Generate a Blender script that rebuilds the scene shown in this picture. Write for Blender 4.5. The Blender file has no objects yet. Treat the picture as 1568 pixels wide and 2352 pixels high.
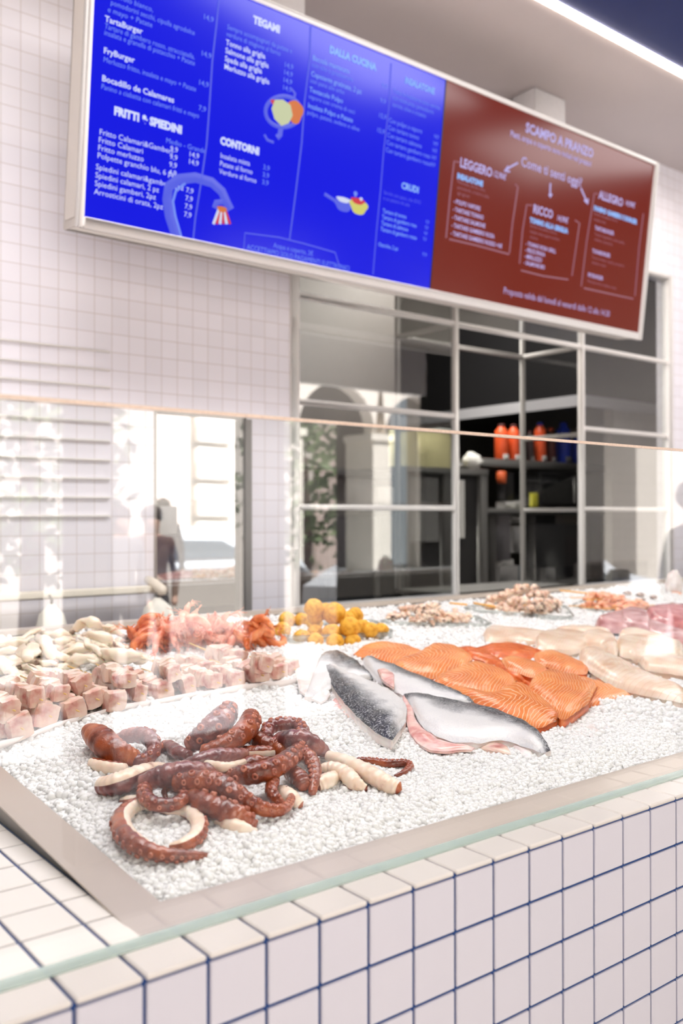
import bpy, math, random
import numpy as np
from mathutils import Vector, Matrix, noise

# ------------------------------------------------------------------ camera, world, lights, exposure
S = bpy.context.scene
COL = S.collection
CAM = Vector((-0.468, -1.162, 0.639))
yaw, pitch, roll, FPX = 0.667417, 0.00514348, -0.00123583, 2106.668
Fv = Vector((math.sin(yaw)*math.cos(pitch), math.cos(yaw)*math.cos(pitch), math.sin(pitch)))
R0 = Vector((math.cos(yaw), -math.sin(yaw), 0)); U0 = R0.cross(Fv)
Rv = math.cos(roll)*R0 + math.sin(roll)*U0
Uv = -math.sin(roll)*R0 + math.cos(roll)*U0
cd = bpy.data.cameras.new('camera'); cam = bpy.data.objects.new('camera', cd); COL.objects.link(cam)
cam.matrix_world = Matrix(((Rv.x, Uv.x, -Fv.x, CAM.x), (Rv.y, Uv.y, -Fv.y, CAM.y), (Rv.z, Uv.z, -Fv.z, CAM.z), (0, 0, 0, 1)))
cd.sensor_fit = 'HORIZONTAL'; cd.sensor_width = 24; cd.lens = 24*FPX/1568
cd.clip_start = .02; cd.clip_end = 200
cd.dof.use_dof = True; cd.dof.focus_distance = 2.3; cd.dof.aperture_fstop = 2.4
S.camera = cam
S.view_settings.view_transform = 'Standard'; S.view_settings.look = 'None'
S.view_settings.gamma = 1; S.view_settings.use_curve_mapping = False
S.view_settings.exposure = 0.0

W = bpy.data.worlds.new('sky'); S.world = W; W.use_nodes = True
W.node_tree.nodes['Background'].inputs[0].default_value = (.88, .94, 1, 1)
W.node_tree.nodes['Background'].inputs[1].default_value = 1.1

def lamp(name, kind, loc, energy, color=(1, 1, 1), size=(1, 1), target=None, angle=None):
    l = bpy.data.lights.new(name, kind); l.energy = energy; l.color = color
    if kind == 'AREA': l.shape = 'RECTANGLE'; l.size, l.size_y = size
    if angle is not None: l.angle = angle
    o = bpy.data.objects.new(name, l); COL.objects.link(o); o.location = loc
    if target is not None:
        o.rotation_euler = (Vector(target)-Vector(loc)).to_track_quat('-Z', 'Y').to_euler()
    return o
lamp('sunlight', 'SUN', (0, 5, 20), 27, (1, .97, .97), target=(-3, -4, 0), angle=.01)
lamp('added_ceiling_lamp_left', 'AREA', (0.4, 1.3, 3.7), 112, (1, .965, .965), (2.4, 1.2), target=(0.6, .6, 0))  # unseen area lamp added for the main illumination, left part
lamp('added_ceiling_lamp_middle', 'AREA', (3.4, 1.5, 3.7), 108, (1, .965, .965), (2.8, 1.2), target=(3.2, 1.0, 0))  # second added lamp, out of view over the counter middle
lamp('added_ceiling_lamp_right', 'AREA', (6.6, 1.4, 3.7), 66, (1, .955, .95), (2.6, 1.2), target=(6.2, 1.4, 0))  # third lamp, likewise added out of view to light the right end
lamp('daylight_front', 'AREA', (.5, -2.4, 1.9), 6, (.97, .97, 1), (5.5, 2.4), target=(1.8, 3.5, .4))
lamp('added_kitchen_fill', 'AREA', (5.6, 5.0, 3.5), 150, (1, .95, .88), (1.6, 1.0), target=(5.2, 5.6, 0))  # warm lamp added out of view to brighten the kitchen

# ------------------------------------------------------------------ geometry of the place
D = 3.56                       # front of the rear wall
HC = 3.831                     # ceiling
FL = -0.92                     # floor (counter top is z = 0)
SL = .065                      # slope of the ice bed
def ray(x, y):
    x = float(x); y = float(y)
    return Fv + (x-784)/FPX*Rv - (y-1176)/FPX*Uv
def on(x, y, ax, v):
    d = ray(x, y); t = (v-CAM[ax])/d[ax]; return CAM + t*d
def P(x, y, h=0.0):            # a place on the sloping ice bed, h above it
    h = float(h); d = ray(x, y); t = (SL*(CAM.y-.13)+h-CAM.z)/(d.z-SL*d.y); return CAM + t*d
def mpp(p): return (Vector(p)-CAM).dot(Fv)/FPX
def bed(y): return SL*(y-.13)

# ------------------------------------------------------------------ materials
def lin(c):
    return tuple((v/255/12.92 if v/255 <= .04045 else ((v/255+.055)/1.055)**2.4) for v in c)
MATS = {}
class NT:
    def __init__(s, name):
        s.m = bpy.data.materials.new(name); s.m.use_nodes = True; s.t = s.m.node_tree
        s.b = s.t.nodes['Principled BSDF']; s.out = s.t.nodes['Material Output']
    def n(s, t, **k):
        a = s.t.nodes.new(t)
        for q, v in k.items():
            if q.startswith('i_'): a.inputs[q[2:].replace('_', ' ')].default_value = v
            else: setattr(a, q, v)
        return a
    def l(s, a, b): s.t.links.new(a, b)
    def math(s, op, a, b=None, c=None):
        m = s.n('ShaderNodeMath', operation=op)
        for i, v in enumerate((a, b, c)):
            if v is None: continue
            if isinstance(v, (int, float)): m.inputs[i].default_value = v
            else: s.l(v, m.inputs[i])
        return m.outputs[0]
    def mix(s, f, a, b):
        m = s.n('ShaderNodeMix', data_type='RGBA')
        for i, v in ((0, f), (6, a), (7, b)):
            if isinstance(v, (int, float)): m.inputs[i].default_value = v
            elif isinstance(v, tuple): m.inputs[i].default_value = (*v[:3], 1)
            else: s.l(v, m.inputs[i])
        return m.outputs[2]
    def noise(s, sc, det=3, vec=None, rough=.5):
        a = s.n('ShaderNodeTexNoise'); a.inputs['Scale'].default_value = sc; a.inputs['Detail'].default_value = det
        a.inputs['Roughness'].default_value = rough
        if vec is None:
            vec = s.co()
        s.l(vec, a.inputs['Vector']); return a.outputs[0]
    def co(s, kind='Object'):
        if not hasattr(s, 'tc'): s.tc = s.n('ShaderNodeTexCoord')
        return s.tc.outputs[kind]
    def ramp(s, f, stops):
        r = s.n('ShaderNodeValToRGB'); e = r.color_ramp.elements
        while len(e) < len(stops): e.new(.5)
        for i, (p, c) in enumerate(stops): e[i].position = p; e[i].color = (*c[:3], 1)
        s.l(f, r.inputs[0]); return r.outputs[0]
    def bump(s, h, st=.3, d=.002):
        b = s.n('ShaderNodeBump'); b.inputs['Strength'].default_value = st; b.inputs['Distance'].default_value = d
        s.l(h, b.inputs['Height']); s.l(b.outputs[0], s.b.inputs['Normal'])
    def set(s, **k):
        for q, v in k.items():
            i = s.b.inputs[q.replace('_', ' ')]
            if isinstance(v, tuple): i.default_value = (*v[:3], 1) if len(v) in (3, 4) and i.type == 'RGBA' else v
            elif isinstance(v, (int, float)): i.default_value = v
            else: s.l(v, i)
        return s
def M(name, col=(200, 200, 200), rough=.5, metal=0, noise_amt=.06, nscale=30, bump=0, emit=0, **k):
    if name in MATS: return MATS[name]
    s = NT(name); c = lin(col)
    f = s.noise(nscale)
    cc = s.mix(f, tuple(max(0, v*(1-noise_amt)) for v in c), tuple(min(1, v*(1+noise_amt)) for v in c))
    s.set(Base_Color=cc, Roughness=rough, Metallic=metal, **k)
    if bump: s.bump(f, bump)
    if emit: s.set(Emission_Color=tuple(c), Emission_Strength=emit)
    MATS[name] = s.m; return s.m
def brick_mat(name, tile, grout, ox, oz, size=.1, rough=.18, axes='XZ', mort=.0022, bump=.5):
    s = NT(name); sep = s.n('ShaderNodeSeparateXYZ'); s.l(s.co(), sep.inputs[0])
    com = s.n('ShaderNodeCombineXYZ')
    s.l(s.math('SUBTRACT', sep.outputs['XYZ'.index(axes[0])], ox), com.inputs[0])
    s.l(s.math('SUBTRACT', sep.outputs['XYZ'.index(axes[1])], oz), com.inputs[1])
    b = s.n('ShaderNodeTexBrick', offset=0, squash=1)
    b.inputs['Scale'].default_value = 1; b.inputs['Brick Width'].default_value = size; b.inputs['Row Height'].default_value = size
    b.inputs['Mortar Size'].default_value = mort; b.inputs['Mortar Smooth'].default_value = .4
    c = lin(tile); b.inputs['Color1'].default_value = (*c, 1); b.inputs['Color2'].default_value = (*[v*.95 for v in c], 1)
    b.inputs['Mortar'].default_value = (*lin(grout), 1); s.l(com.outputs[0], b.inputs['Vector'])
    s.set(Base_Color=b.outputs[0], Roughness=rough)
    inv = s.math('SUBTRACT', 1.0, b.outputs[1]); s.bump(s.math('ADD', inv, s.math('MULTIPLY', s.noise(9), .25)), bump, .002)
    MATS[name] = s.m; return s.m
def glass_mat(name, tint=(1, 1, 1), base=.06, edge=.6, rough=.0):
    s = NT(name); s.t.nodes.remove(s.b)
    tr = s.n('ShaderNodeBsdfTransparent'); tr.inputs[0].default_value = (*tint, 1)
    gl = s.n('ShaderNodeBsdfGlossy'); gl.inputs['Roughness'].default_value = rough; gl.inputs[0].default_value = (1, 1, 1, 1)
    lw = s.n('ShaderNodeLayerWeight'); f = s.math('POWER', lw.outputs['Facing'], 4.0)
    f = s.math('ADD', s.math('MULTIPLY', f, edge), base)
    mx = s.n('ShaderNodeMixShader'); s.l(f, mx.inputs[0]); s.l(tr.outputs[0], mx.inputs[1]); s.l(gl.outputs[0], mx.inputs[2])
    s.l(mx.outputs[0], s.out.inputs[0]); MATS[name] = s.m; return s.m

# ------------------------------------------------------------------ object helpers
def tag(o, label=None, cat=None, group=None, kind=None):
    if label: o['label'] = label
    if cat: o['category'] = cat
    if group: o['group'] = group
    if kind: o['kind'] = kind
    return o
def thing(name, label, cat, loc=(0, 0, 0), group=None, rz=0):
    o = bpy.data.objects.new(name, None); COL.objects.link(o); o.location = loc; o.rotation_euler = (0, 0, rz)
    o.empty_display_size = .02
    return tag(o, label, cat, group)
class B:
    """collects shapes, then links them as ONE mesh object"""
    def __init__(s): s.v = []; s.f = []; s.mi = []; s.uv = {}
    def add(s, v, f, mi=0):
        k = len(s.v); s.v += [tuple(p) for p in v]; s.f += [tuple(i+k for i in q) for q in f]
        s.mi += (mi if isinstance(mi, list) else [mi]*len(f)); return s
    def box(s, a, b, mi=0, bev=0):
        x0, y0, z0 = a; x1, y1, z1 = b
        if bev <= 0:
            return s.add([(x0, y0, z0), (x1, y0, z0), (x1, y1, z0), (x0, y1, z0), (x0, y0, z1), (x1, y0, z1), (x1, y1, z1), (x0, y1, z1)],
                [(0, 3, 2, 1), (4, 5, 6, 7), (0, 1, 5, 4), (1, 2, 6, 5), (2, 3, 7, 6), (3, 0, 4, 7)], mi)
        e = bev; vs = []; fs = []
        c = [(x0, x1), (y0, y1), (z0, z1)]
        idx = {}
        for i in (0, 1):
            for j in (0, 1):
                for k in (0, 1):
                    for ax in range(3):
                        p = [c[0][i], c[1][j], c[2][k]]
                        for q, bit in enumerate((i, j, k)):
                            if q != ax: p[q] += e if bit == 0 else -e
                        idx[(i, j, k, ax)] = len(vs); vs.append(tuple(p))
        def quad(l): fs.append(tuple(l))
        for ax in range(3):
            o = [q for q in range(3) if q != ax]
            for bit in (0, 1):
                l = []
                for (p, q) in ((0, 0), (1, 0), (1, 1), (0, 1)):
                    t = [0, 0, 0]; t[ax] = bit; t[o[0]] = p; t[o[1]] = q; l.append(idx[(*t, ax)])
                quad(l)
        for ax in range(3):
            o = [q for q in range(3) if q != ax]
            for p in (0, 1):
                for q in (0, 1):
                    t0 = [0, 0, 0]; t0[o[0]] = p; t0[o[1]] = q; t1 = list(t0); t1[ax] = 1
                    quad([idx[(*t0, o[0])], idx[(*t1, o[0])], idx[(*t1, o[1])], idx[(*t0, o[1])]])
        for i in (0, 1):
            for j in (0, 1):
                for k in (0, 1): fs.append(tuple(idx[(i, j, k, a)] for a in range(3)))
        return s.add(vs, fs, mi)
    def tube(s, pts, rad, n=10, sq=1.0, up=(0, 0, 1), mi=0, micut=None, strip=None, mis=1, cap=True, rnd=False):
        pts = [Vector(p) for p in pts]; m = len(pts)
        if not isinstance(rad, (list, tuple)): rad = [rad]*m
        tn = [(pts[min(i+1, m-1)]-pts[max(i-1, 0)]).normalized() for i in range(m)]
        N = Vector(up) - tn[0]*Vector(up).dot(tn[0])
        if N.length < 1e-4: N = tn[0].orthogonal()
        N.normalize(); vs = []; fs = []; mm = []
        for i in range(m):
            N = (N - tn[i]*N.dot(tn[i])).normalized(); Bn = tn[i].cross(N)
            for k in range(n):
                a = 2*math.pi*k/n
                vs.append(pts[i] + rad[i]*(math.sin(a)*Bn + sq*math.cos(a)*N))
        for i in range(m-1):
            for k in range(n):
                k2 = (k+1) % n
                fs.append((i*n+k, i*n+k2, (i+1)*n+k2, (i+1)*n+k)); q = mi
                if strip:
                    a = (k+.5)*360/n; lo, hi = strip
                    if (a-lo) % 360 < (hi-lo): q = mis
                mm.append(q)
        if cap:
            for e, i, sg in ((0, 0, -1), (1, m-1, 1)):
                c = len(vs); b = .55*rad[i] if rnd else 0.06*rad[i]
                vs.append(pts[i]+tn[i]*sg*b)
                for k in range(n):
                    k2 = (k+1) % n
                    fs.append((i*n+k2, i*n+k, c) if e == 0 else (i*n+k, i*n+k2, c)); mm.append(mi if micut is None else micut)
        return s.add(vs, fs, mm)
    def lathe(s, prof, c=(0, 0, 0), n=24, mi=0, jit=0):
        vs = []; fs = []
        for i, (r, z) in enumerate(prof):
            for k in range(n):
                a = 2*math.pi*k/n; vs.append((c[0]+r*math.cos(a), c[1]+r*math.sin(a), c[2]+z))
        for i in range(len(prof)-1):
            for k in range(n):
                k2 = (k+1) % n; fs.append((i*n+k, i*n+k2, (i+1)*n+k2, (i+1)*n+k))
        fs.append(tuple(range(n-1, -1, -1))); fs.append(tuple((len(prof)-1)*n+k for k in range(n)))
        return s.add(vs, fs, mi)
    def blob(s, c, r, seed=0, amp=.15, sc=2.0, nu=14, nv=9, mi=0):
        rx, ry, rz = r if isinstance(r, (tuple, list)) else (r, r, r); vs = []; fs = []; c = Vector(c)
        for j in range(nv+1):
            th = math.pi*j/nv
            for i in range(nu):
                ph = 2*math.pi*i/nu; d = Vector((math.sin(th)*math.cos(ph), math.sin(th)*math.sin(ph), math.cos(th)))
                k = 1+amp*2*noise.noise(d*sc+Vector((seed*7.3, seed*3.1, 0)))
                vs.append(c+Vector((d.x*rx, d.y*ry, d.z*rz))*k)
        for j in range(nv):
            for i in range(nu):
                i2 = (i+1) % nu; fs.append((j*nu+i, (j+1)*nu+i, (j+1)*nu+i2, j*nu+i2))
        return s.add(vs, fs, mi)
    def build(s, name, mats, parent=None, smooth=True, angle=None):
        me = bpy.data.meshes.new(name)
        org = Vector((0, 0, 0))
        if parent is not None:
            org = Vector(parent.matrix_basis.translation) if parent.parent is None else Vector(parent.get('_w', (0, 0, 0)))
        me.from_pydata([tuple(Vector(p)-org) for p in s.v], [], s.f)
        for m in (mats if isinstance(mats, (list, tuple)) else [mats]): me.materials.append(m)
        me.polygons.foreach_set('material_index', s.mi)
        if smooth: me.polygons.foreach_set('use_smooth', [True]*len(s.f))
        me.validate(); me.update()
        o = bpy.data.objects.new(name, me); COL.objects.link(o)
        if parent is not None: o.parent = parent
        if angle is not None:
            me.set_sharp_from_angle(angle=math.radians(angle))
        return o
def sub(b, name, mats, parent, **k):          # a sub-part: same world origin as its thing
    o = b.build(name, mats, None, **k)
    root = parent.parent
    loc = Vector(root.location) if root else Vector((0, 0, 0))
    for v in o.data.vertices: v.co -= loc
    o.parent = parent; return o
def struct(o): o['kind'] = 'structure'; return o
def grain(o):                                # thing made of one mesh: origin at base centre
    me = o.data; n = len(me.vertices); a = np.empty(n*3); me.vertices.foreach_get('co', a); a = a.reshape(-1, 3)
    c = np.array([(a[:, 0].min()+a[:, 0].max())/2, (a[:, 1].min()+a[:, 1].max())/2, a[:, 2].min()])
    me.vertices.foreach_set('co', (a-c).ravel()); o.location = c; me.update(); return o
def crom(pts, n):
    """Catmull-Rom resample of tuples"""
    a = [np.array(p, float) for p in pts]; a = [2*a[0]-a[1]] + a + [2*a[-1]-a[-2]]; m = len(a)-3; out = []
    for i in range(n):
        t = i/(n-1)*m; k = min(int(t), m-1); t -= k; p0, p1, p2, p3 = a[k:k+4]
        out.append(.5*((2*p1)+(-p0+p2)*t+(2*p0-5*p1+4*p2-p3)*t*t+(-p0+3*p1-3*p2+p3)*t**3))
    return out
def sstep(x): x = max(0, min(1, x)); return x*x*(3-2*x)
rnd = random.Random(7)

# ================================================================== STRUCTURE
gx = on(257, 850, 1, D).x; gz = on(257, 851, 1, D).z
wallm = brick_mat('glazed_white_wall_tiles', (244, 241, 248), (210, 200, 198), gx-10, gz-10, size=.1, rough=.3, bump=.25)
kitm = brick_mat('grey_kitchen_tiles', (190, 186, 178), (150, 146, 140), 0, 0, size=.1, rough=.3, bump=.2)
plain = M('white_plaster', (228, 222, 216), .7, nscale=4)
greyc = M('grey_ceiling_plaster', (206, 196, 194), .8, nscale=2, noise_amt=.03)
navy = M('navy_ceiling_paint', (10, 42, 108), .6)
white = M('white_painted_metal', (240, 236, 232), .4, noise_amt=.02)
greym = M('grey_anodised_frame', (150, 148, 145), .4, metal=.3)
WX0, WX1 = 2.9, 7.05; WZ0, WZ1 = .07, 2.81; DX0, DX1 = 1.918, 2.518; DZ1 = 1.245
def wseg(b, x0, x1, z0, z1): b.box((x0, D, z0), (x1, D+.12, z1))
b = B(); wseg(b, -4, DX0, FL, HC); wseg(b, DX0, DX1, DZ1, HC); wseg(b, DX1, WX0, FL, HC); wseg(b, WX0, WX1, WZ1, HC); wseg(b, WX1, 10.5, FL, HC)
wseg(b, WX0, WX1, FL, WZ0)
struct(b.build('wall_back', wallm, smooth=False))
b = B(); b.box((-4, -2.6, FL-.1), (10.5, 9, FL)); struct(b.build('floor', M('grey_floor', (120, 116, 112), .5), smooth=False))
b = B(); b.box((-4, 2.515, HC), (10.5, 9, HC+.1)); struct(b.build('ceiling', greyc, smooth=False))
b = B(); b.box((-4, -2.6, HC), (10.5, 2.46, HC+.1)); struct(b.build('ceiling_navy', navy, smooth=False))
b = B(); b.box((-4.1, -2.6, FL), (-4, 9, HC)); struct(b.build('wall_left', plain, smooth=False))
b = B(); b.box((10.5, -2.6, FL), (10.6, 9, HC)); struct(b.build('wall_right', plain, smooth=False))
b = B(); b.box((-4, 7.6, FL), (10.5, 7.7, HC)); struct(b.build('wall_kitchen', M('kitchen_grey_wall', (96, 92, 88), .7), smooth=False))
# street side of the shop: piers between the openings
b = B()
for x0, x1 in ((-4, -1.6), (1.13, 1.31), (2.10, 2.26), (2.72, 5.0), (6.5, 7.25), (9.9, 10.5)): b.box((x0, -2.75, FL), (x1, -2.6, HC))
for x0, x1 in ((-1.6, 1.13), (1.31, 2.10), (2.26, 2.72)): b.box((x0, -2.75, 2.7), (x1, -2.6, HC))
for x0, x1 in ((5.0, 6.5), (7.25, 9.9)): b.box((x0, -2.75, 2.62), (x1, -2.6, HC)); struct(b.build('wall_front', plain, smooth=False))

# led strip along the ceiling edge
b = B(); b.box((-4, 2.46, HC-.012), (10.4, 2.515, HC+.02))
tag(b.build('led_strip', M('led_light', (255, 240, 222), .5, emit=18), smooth=False), 'long glowing warm white light strip between grey and navy ceiling', 'light')

# mirror glass door
t = struct(bpy.data.objects.new('door_1', None)); COL.objects.link(t); t.location = (2.2, D, FL)
mir = NT('mirrored_door_glass'); mir.set(Base_Color=(.42, .43, .45), Metallic=1.0, Roughness=.02); MATS['mir'] = mir.m
b = B(); b.box((DX0+.004, D+.05, FL+.01), (DX1-.004, D+.06, DZ1-.01)); b.build('pane', mir.m, t, smooth=False)
b = B(); b.box((DX1-.012, D-.012, FL), (DX1+.034, D+.11, DZ1-.015)); b.box((DX0-.012, D-.004, FL), (DX0+.004, D+.11, DZ1)); b.box((DX0, D-.004, DZ1-.012), (DX1, D+.11, DZ1+.004))
b.build('door_frame', greym, t, smooth=False)
b = B(); a = on(372, 1228, 1, D-.005); c = on(412, 1163, 1, D-.005); b.box((a.x, D+.02, a.z), (c.x, D+.045, c.z), bev=.004); b.build('door_plate', M('grey_plate', (120, 120, 122), .5), t)

# glazed kitchen window with the recess
gl = glass_mat('window_glass', (.86, .87, .87), base=.15, edge=.5)
glr = glass_mat('window_glass_side', (.88, .88, .88), base=.06, edge=.4)
t = struct(bpy.data.objects.new('window_1', None)); COL.objects.link(t); t.location = (4.9, D, WZ0)
MX1, MX2, YR = 4.325, 5.802, 4.19; bars = (.70, 1.37, 2.045)
fw = .036
def bar(b, a, c): b.box(a, c, bev=.003)
b = B()
bar(b, (WX0-.06, D-.02, WZ0-.0), (WX0+.005, D+.06, WZ1+.03)); bar(b, (WX1-.005, D-.02, WZ0), (WX1+.05, D+.06, WZ1+.03)); bar(b, (WX0+.005, D-.02, WZ1-.005), (WX1-.005, D+.06, WZ1+.03))
b.build('window_frame', white, t)
for x in (MX1, MX2):
    b = B(); bar(b, (x-fw/2, D-.005, WZ0), (x+fw/2, D+.045, WZ1-.006)); b.build('mullion', white, t)
b = B(); bar(b, (WX0+.006, D, 2.045-fw/2), (MX1-fw/2, D+.04, 2.045+fw/2)); bar(b, (MX1+fw/2, D, 2.045-fw/2), (MX2-fw/2, D+.04, 2.045+fw/2)); bar(b, (MX2+fw/2, D, 2.045-fw/2), (WX1-.006, D+.04, 2.045+fw/2)); b.build('transom', white, t)
for z in bars[:2]:
    b = B(); bar(b, (WX0+.006, D, z-fw/2), (MX1-fw/2, D+.04, z+fw/2)); b.build('transom', white, t)
    b = B(); bar(b, (MX2+fw/2, D, z-fw/2), (WX1-.006, D+.04, z+fw/2)); b.build('transom', white, t)
dg = M('recess_frame_paint', (150, 146, 142), .4)
b = B()
for x in (MX1, MX2, 5.06): 
    if x != 5.06: bar(b, (x-fw/2, YR, WZ0), (x+fw/2, YR+.036, WZ1))
for z in (2.045,): bar(b, (MX1+fw/2, YR, z-fw/2), (MX2-fw/2, YR+.036, z+fw/2))
for z in (.695, 1.32, 2.045):
    bar(b, (MX2-fw/2, D+.05, z-fw/2), (MX2+fw/2, YR, z+fw/2)); bar(b, (MX1-fw/2, D+.05, z-fw/2), (MX1+fw/2, YR, z+fw/2))
b.build('recess_frame', dg, t)
def pane(x0, y0, x1, y1, z0, z1, m):
    b = B(); b.box((x0, y0, z0), (x1, y1, z1)); b.build('pane', m, t, smooth=False)
zz = [WZ0, .70, 1.37, 2.045, WZ1]
for i in range(4):
    pane(WX0, D+.015, MX1, D+.021, zz[i], zz[i+1], gl); pane(MX2, D+.015, WX1, D+.021, zz[i], zz[i+1], gl)
pane(MX1, D+.015, MX2, D+.021, 2.045, WZ1, gl)
pane(MX2-.003, D+.05, MX2+.003, YR, WZ0, WZ1, glr); pane(MX1-.003, D+.05, MX1+.003, YR, WZ0, WZ1, glr)
b = B(); b.box((WX0, D-.09, WZ0-.035), (WX1, D+.0, WZ0)); b.box((MX1, D, WZ0-.03), (MX2, YR+.05, WZ0+.0)); b.build('window_sill', M('brushed_sill', (170, 168, 165), .35, metal=.5), t, smooth=False)

# ================================================================== COUNTER
lav = NT('glazed_tile_cool_light_tint'); 
lav.set(Base_Color=lav.mix(lav.noise(3), lin((226, 222, 230)), lin((219, 216, 226))), Roughness=.12); lav.bump(lav.noise(14), .12, .002)  # lavender cast of the light on white tile, put into the colour
blue = M('blue_grout', (26, 62, 120), .8, noise_amt=.3, nscale=60)
t = thing('tiled_counter', 'long serving counter clad in square white tiles with blue grout', 'counter', (3, 1.2, FL))
CX0, CX1, CY1 = -1.6, 8.4, 2.62; g = .0028
b = B()
for i in range(-16, 84):
    for k in range(0, 9):
        b.box((i*.1+g, -.006, -(k+1)*.1+g), ((i+1)*.1-g, .004, -k*.1-g), bev=.0018)
b.build('front_tiles', lav.m, t, smooth=False)
b = B()
for i in range(-16, 84):
    b.box((i*.1+g, -.006, .0005), ((i+1)*.1-g, .1-g, .010), bev=.003)
b.build('edge_tiles', M('glazed_tile_warm_light_tint', (230, 223, 216), .15, nscale=5, noise_amt=.03), t, smooth=False)  # same white tile; its cream tint is the lighting painted into the colour
b = B()
for i in range(-16, 2):
    for j in range(1, 26):
        x1 = min((i+1)*.1-g, .15)
        y0 = .1+g if j == 1 else .1037+(j-1)*.1015+g
        b.box((i*.1+g, y0, .0005), (x1, .1037+j*.1015-g, .009), bev=.0015)
b.build('top_tiles', M('glazed_tile_warm_light_tint'), t, smooth=False)
b = B(); b.box((CX0, -.001, FL), (CX1, .112, .0045)); b.box((CX0, .112, FL), (.156, CY1, .0045)); b.box((.156, .112, FL), (CX1, CY1, -.05)); b.build('grout_body', blue, t, smooth=False)

steel = NT('brushed_stainless_steel')
mp = steel.n('ShaderNodeMapping'); steel.l(steel.co(), mp.inputs[0]); mp.inputs['Scale'].default_value = (2, 60, 60)
steel.set(Base_Color=steel.mix(steel.noise(1.2), lin((184, 172, 160)), lin((204, 192, 180))), Metallic=.4, Roughness=steel.math('MULTIPLY_ADD', steel.noise(6, vec=mp.outputs[0]), .15, .27)); MATS['steel'] = steel.m
t = thing('ice_display_tray', 'sloping stainless steel ice display tray on the tiled counter', 'tray', (3, 1.2, 0))
TX0, TX1, TY0, TY1 = .147, 8.2, .118, 2.57; IW = .08
def slab(b, x0, x1, y0, y1, th=.012, h=0.0):
    v = [(x, y, bed(y)+h-dz) for dz in (th, 0) for (x, y) in ((x0, y0), (x1, y0), (x1, y1), (x0, y1))]
    b.add(v, [(0, 3, 2, 1), (4, 5, 6, 7), (0, 1, 5, 4), (1, 2, 6, 5), (2, 3, 7, 6), (3, 0, 4, 7)])
b = B(); slab(b, TX0, TX1, TY0-.01, TY0+IW, .004, .0075); b.build('tray_rim_front', steel.m, t, smooth=False)
b = B(); slab(b, TX0, TX0+IW, TY0+IW, TY1, .004, .0075)
b.build('tray_rim_side', steel.m, t, smooth=False)
b = B(); slab(b, TX0, TX1, TY1, TY1+.05, .02, .022); b.build('tray_rim_back', steel.m, t, smooth=False)
b = B(); v = [(TX0+.012, TY0+.12, .0045), (TX0+.012, TY1, .0045), (TX0+.012, TY1, bed(TY1)+.002), (TX0+.012, TY0+.12, bed(TY0+.12)+.002)]
v += [(x+.01, y, z) for x, y, z in v]
b.add(v, [(0, 3, 2, 1), (4, 5, 6, 7), (0, 1, 5, 4), (1, 2, 6, 5), (2, 3, 7, 6), (3, 0, 4, 7)])
b.box((TX0, TY1+.03, 0), (TX1, TY1+.05, bed(TY1)))
b.build('tray_skirt', M('tray_skirt_metal', (150, 143, 134), .45, metal=.3), t, smooth=False)
b = B(); slab(b, TX0+IW, TX1-.1, TY0+IW, TY1, .01, -.03); b.build('tray_floor', steel.m, t, smooth=False)

# front glass screen
t = thing('glass_screen', 'tall clear glass sneeze screen standing along the counter front', 'glass screen', (3, .105, 0))
gp = glass_mat('clear_screen_glass', (.985, .995, .99), base=.055, edge=.5)
b = B(); b.box((-1.4, .086, .013), (8.0, .094, .798)); b.build('glass_pane', gp, t, smooth=False)
sg = NT('green_glass_edge'); sg.set(Base_Color=lin((210, 228, 218)), Roughness=.2, Transmission_Weight=.35, Alpha=.6)
b = B(); b.box((-1.4, .071, .0102), (8.0, .101, .0135)); o = b.build('bottom_edge', sg.m, t, smooth=False); o['label'] = 'pale green glass bottom edge'
b = B(); b.box((-1.4, .0855, .7985), (8.0, .0945, .804)); b.build('top_edge', M('glass_edge_reflection_tint', (236, 208, 190), .3, nscale=220, noise_amt=.25), t, smooth=False)  # warm beaded reflections of the edge, painted in as tint and noise

# ================================================================== ICE
def ice_h(x, y):
    m = .012*noise.noise(Vector((x*3.1, y*3.1, 2))) + .008*noise.noise(Vector((x*11, y*11, 5)))
    e = min(1, max(0, min(x-TX0-IW, y-TY0-IW, TY1-y)/.10))
    return (-.007+e*(.019+m*.7))
icem = NT('crushed_ice')
icem.set(Base_Color=icem.mix(icem.noise(26, 3), (.88, .87, .855), (.93, .92, .905)), Roughness=.22, IOR=1.31, Transmission_Weight=.0, Specular_IOR_Level=.6)

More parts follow.
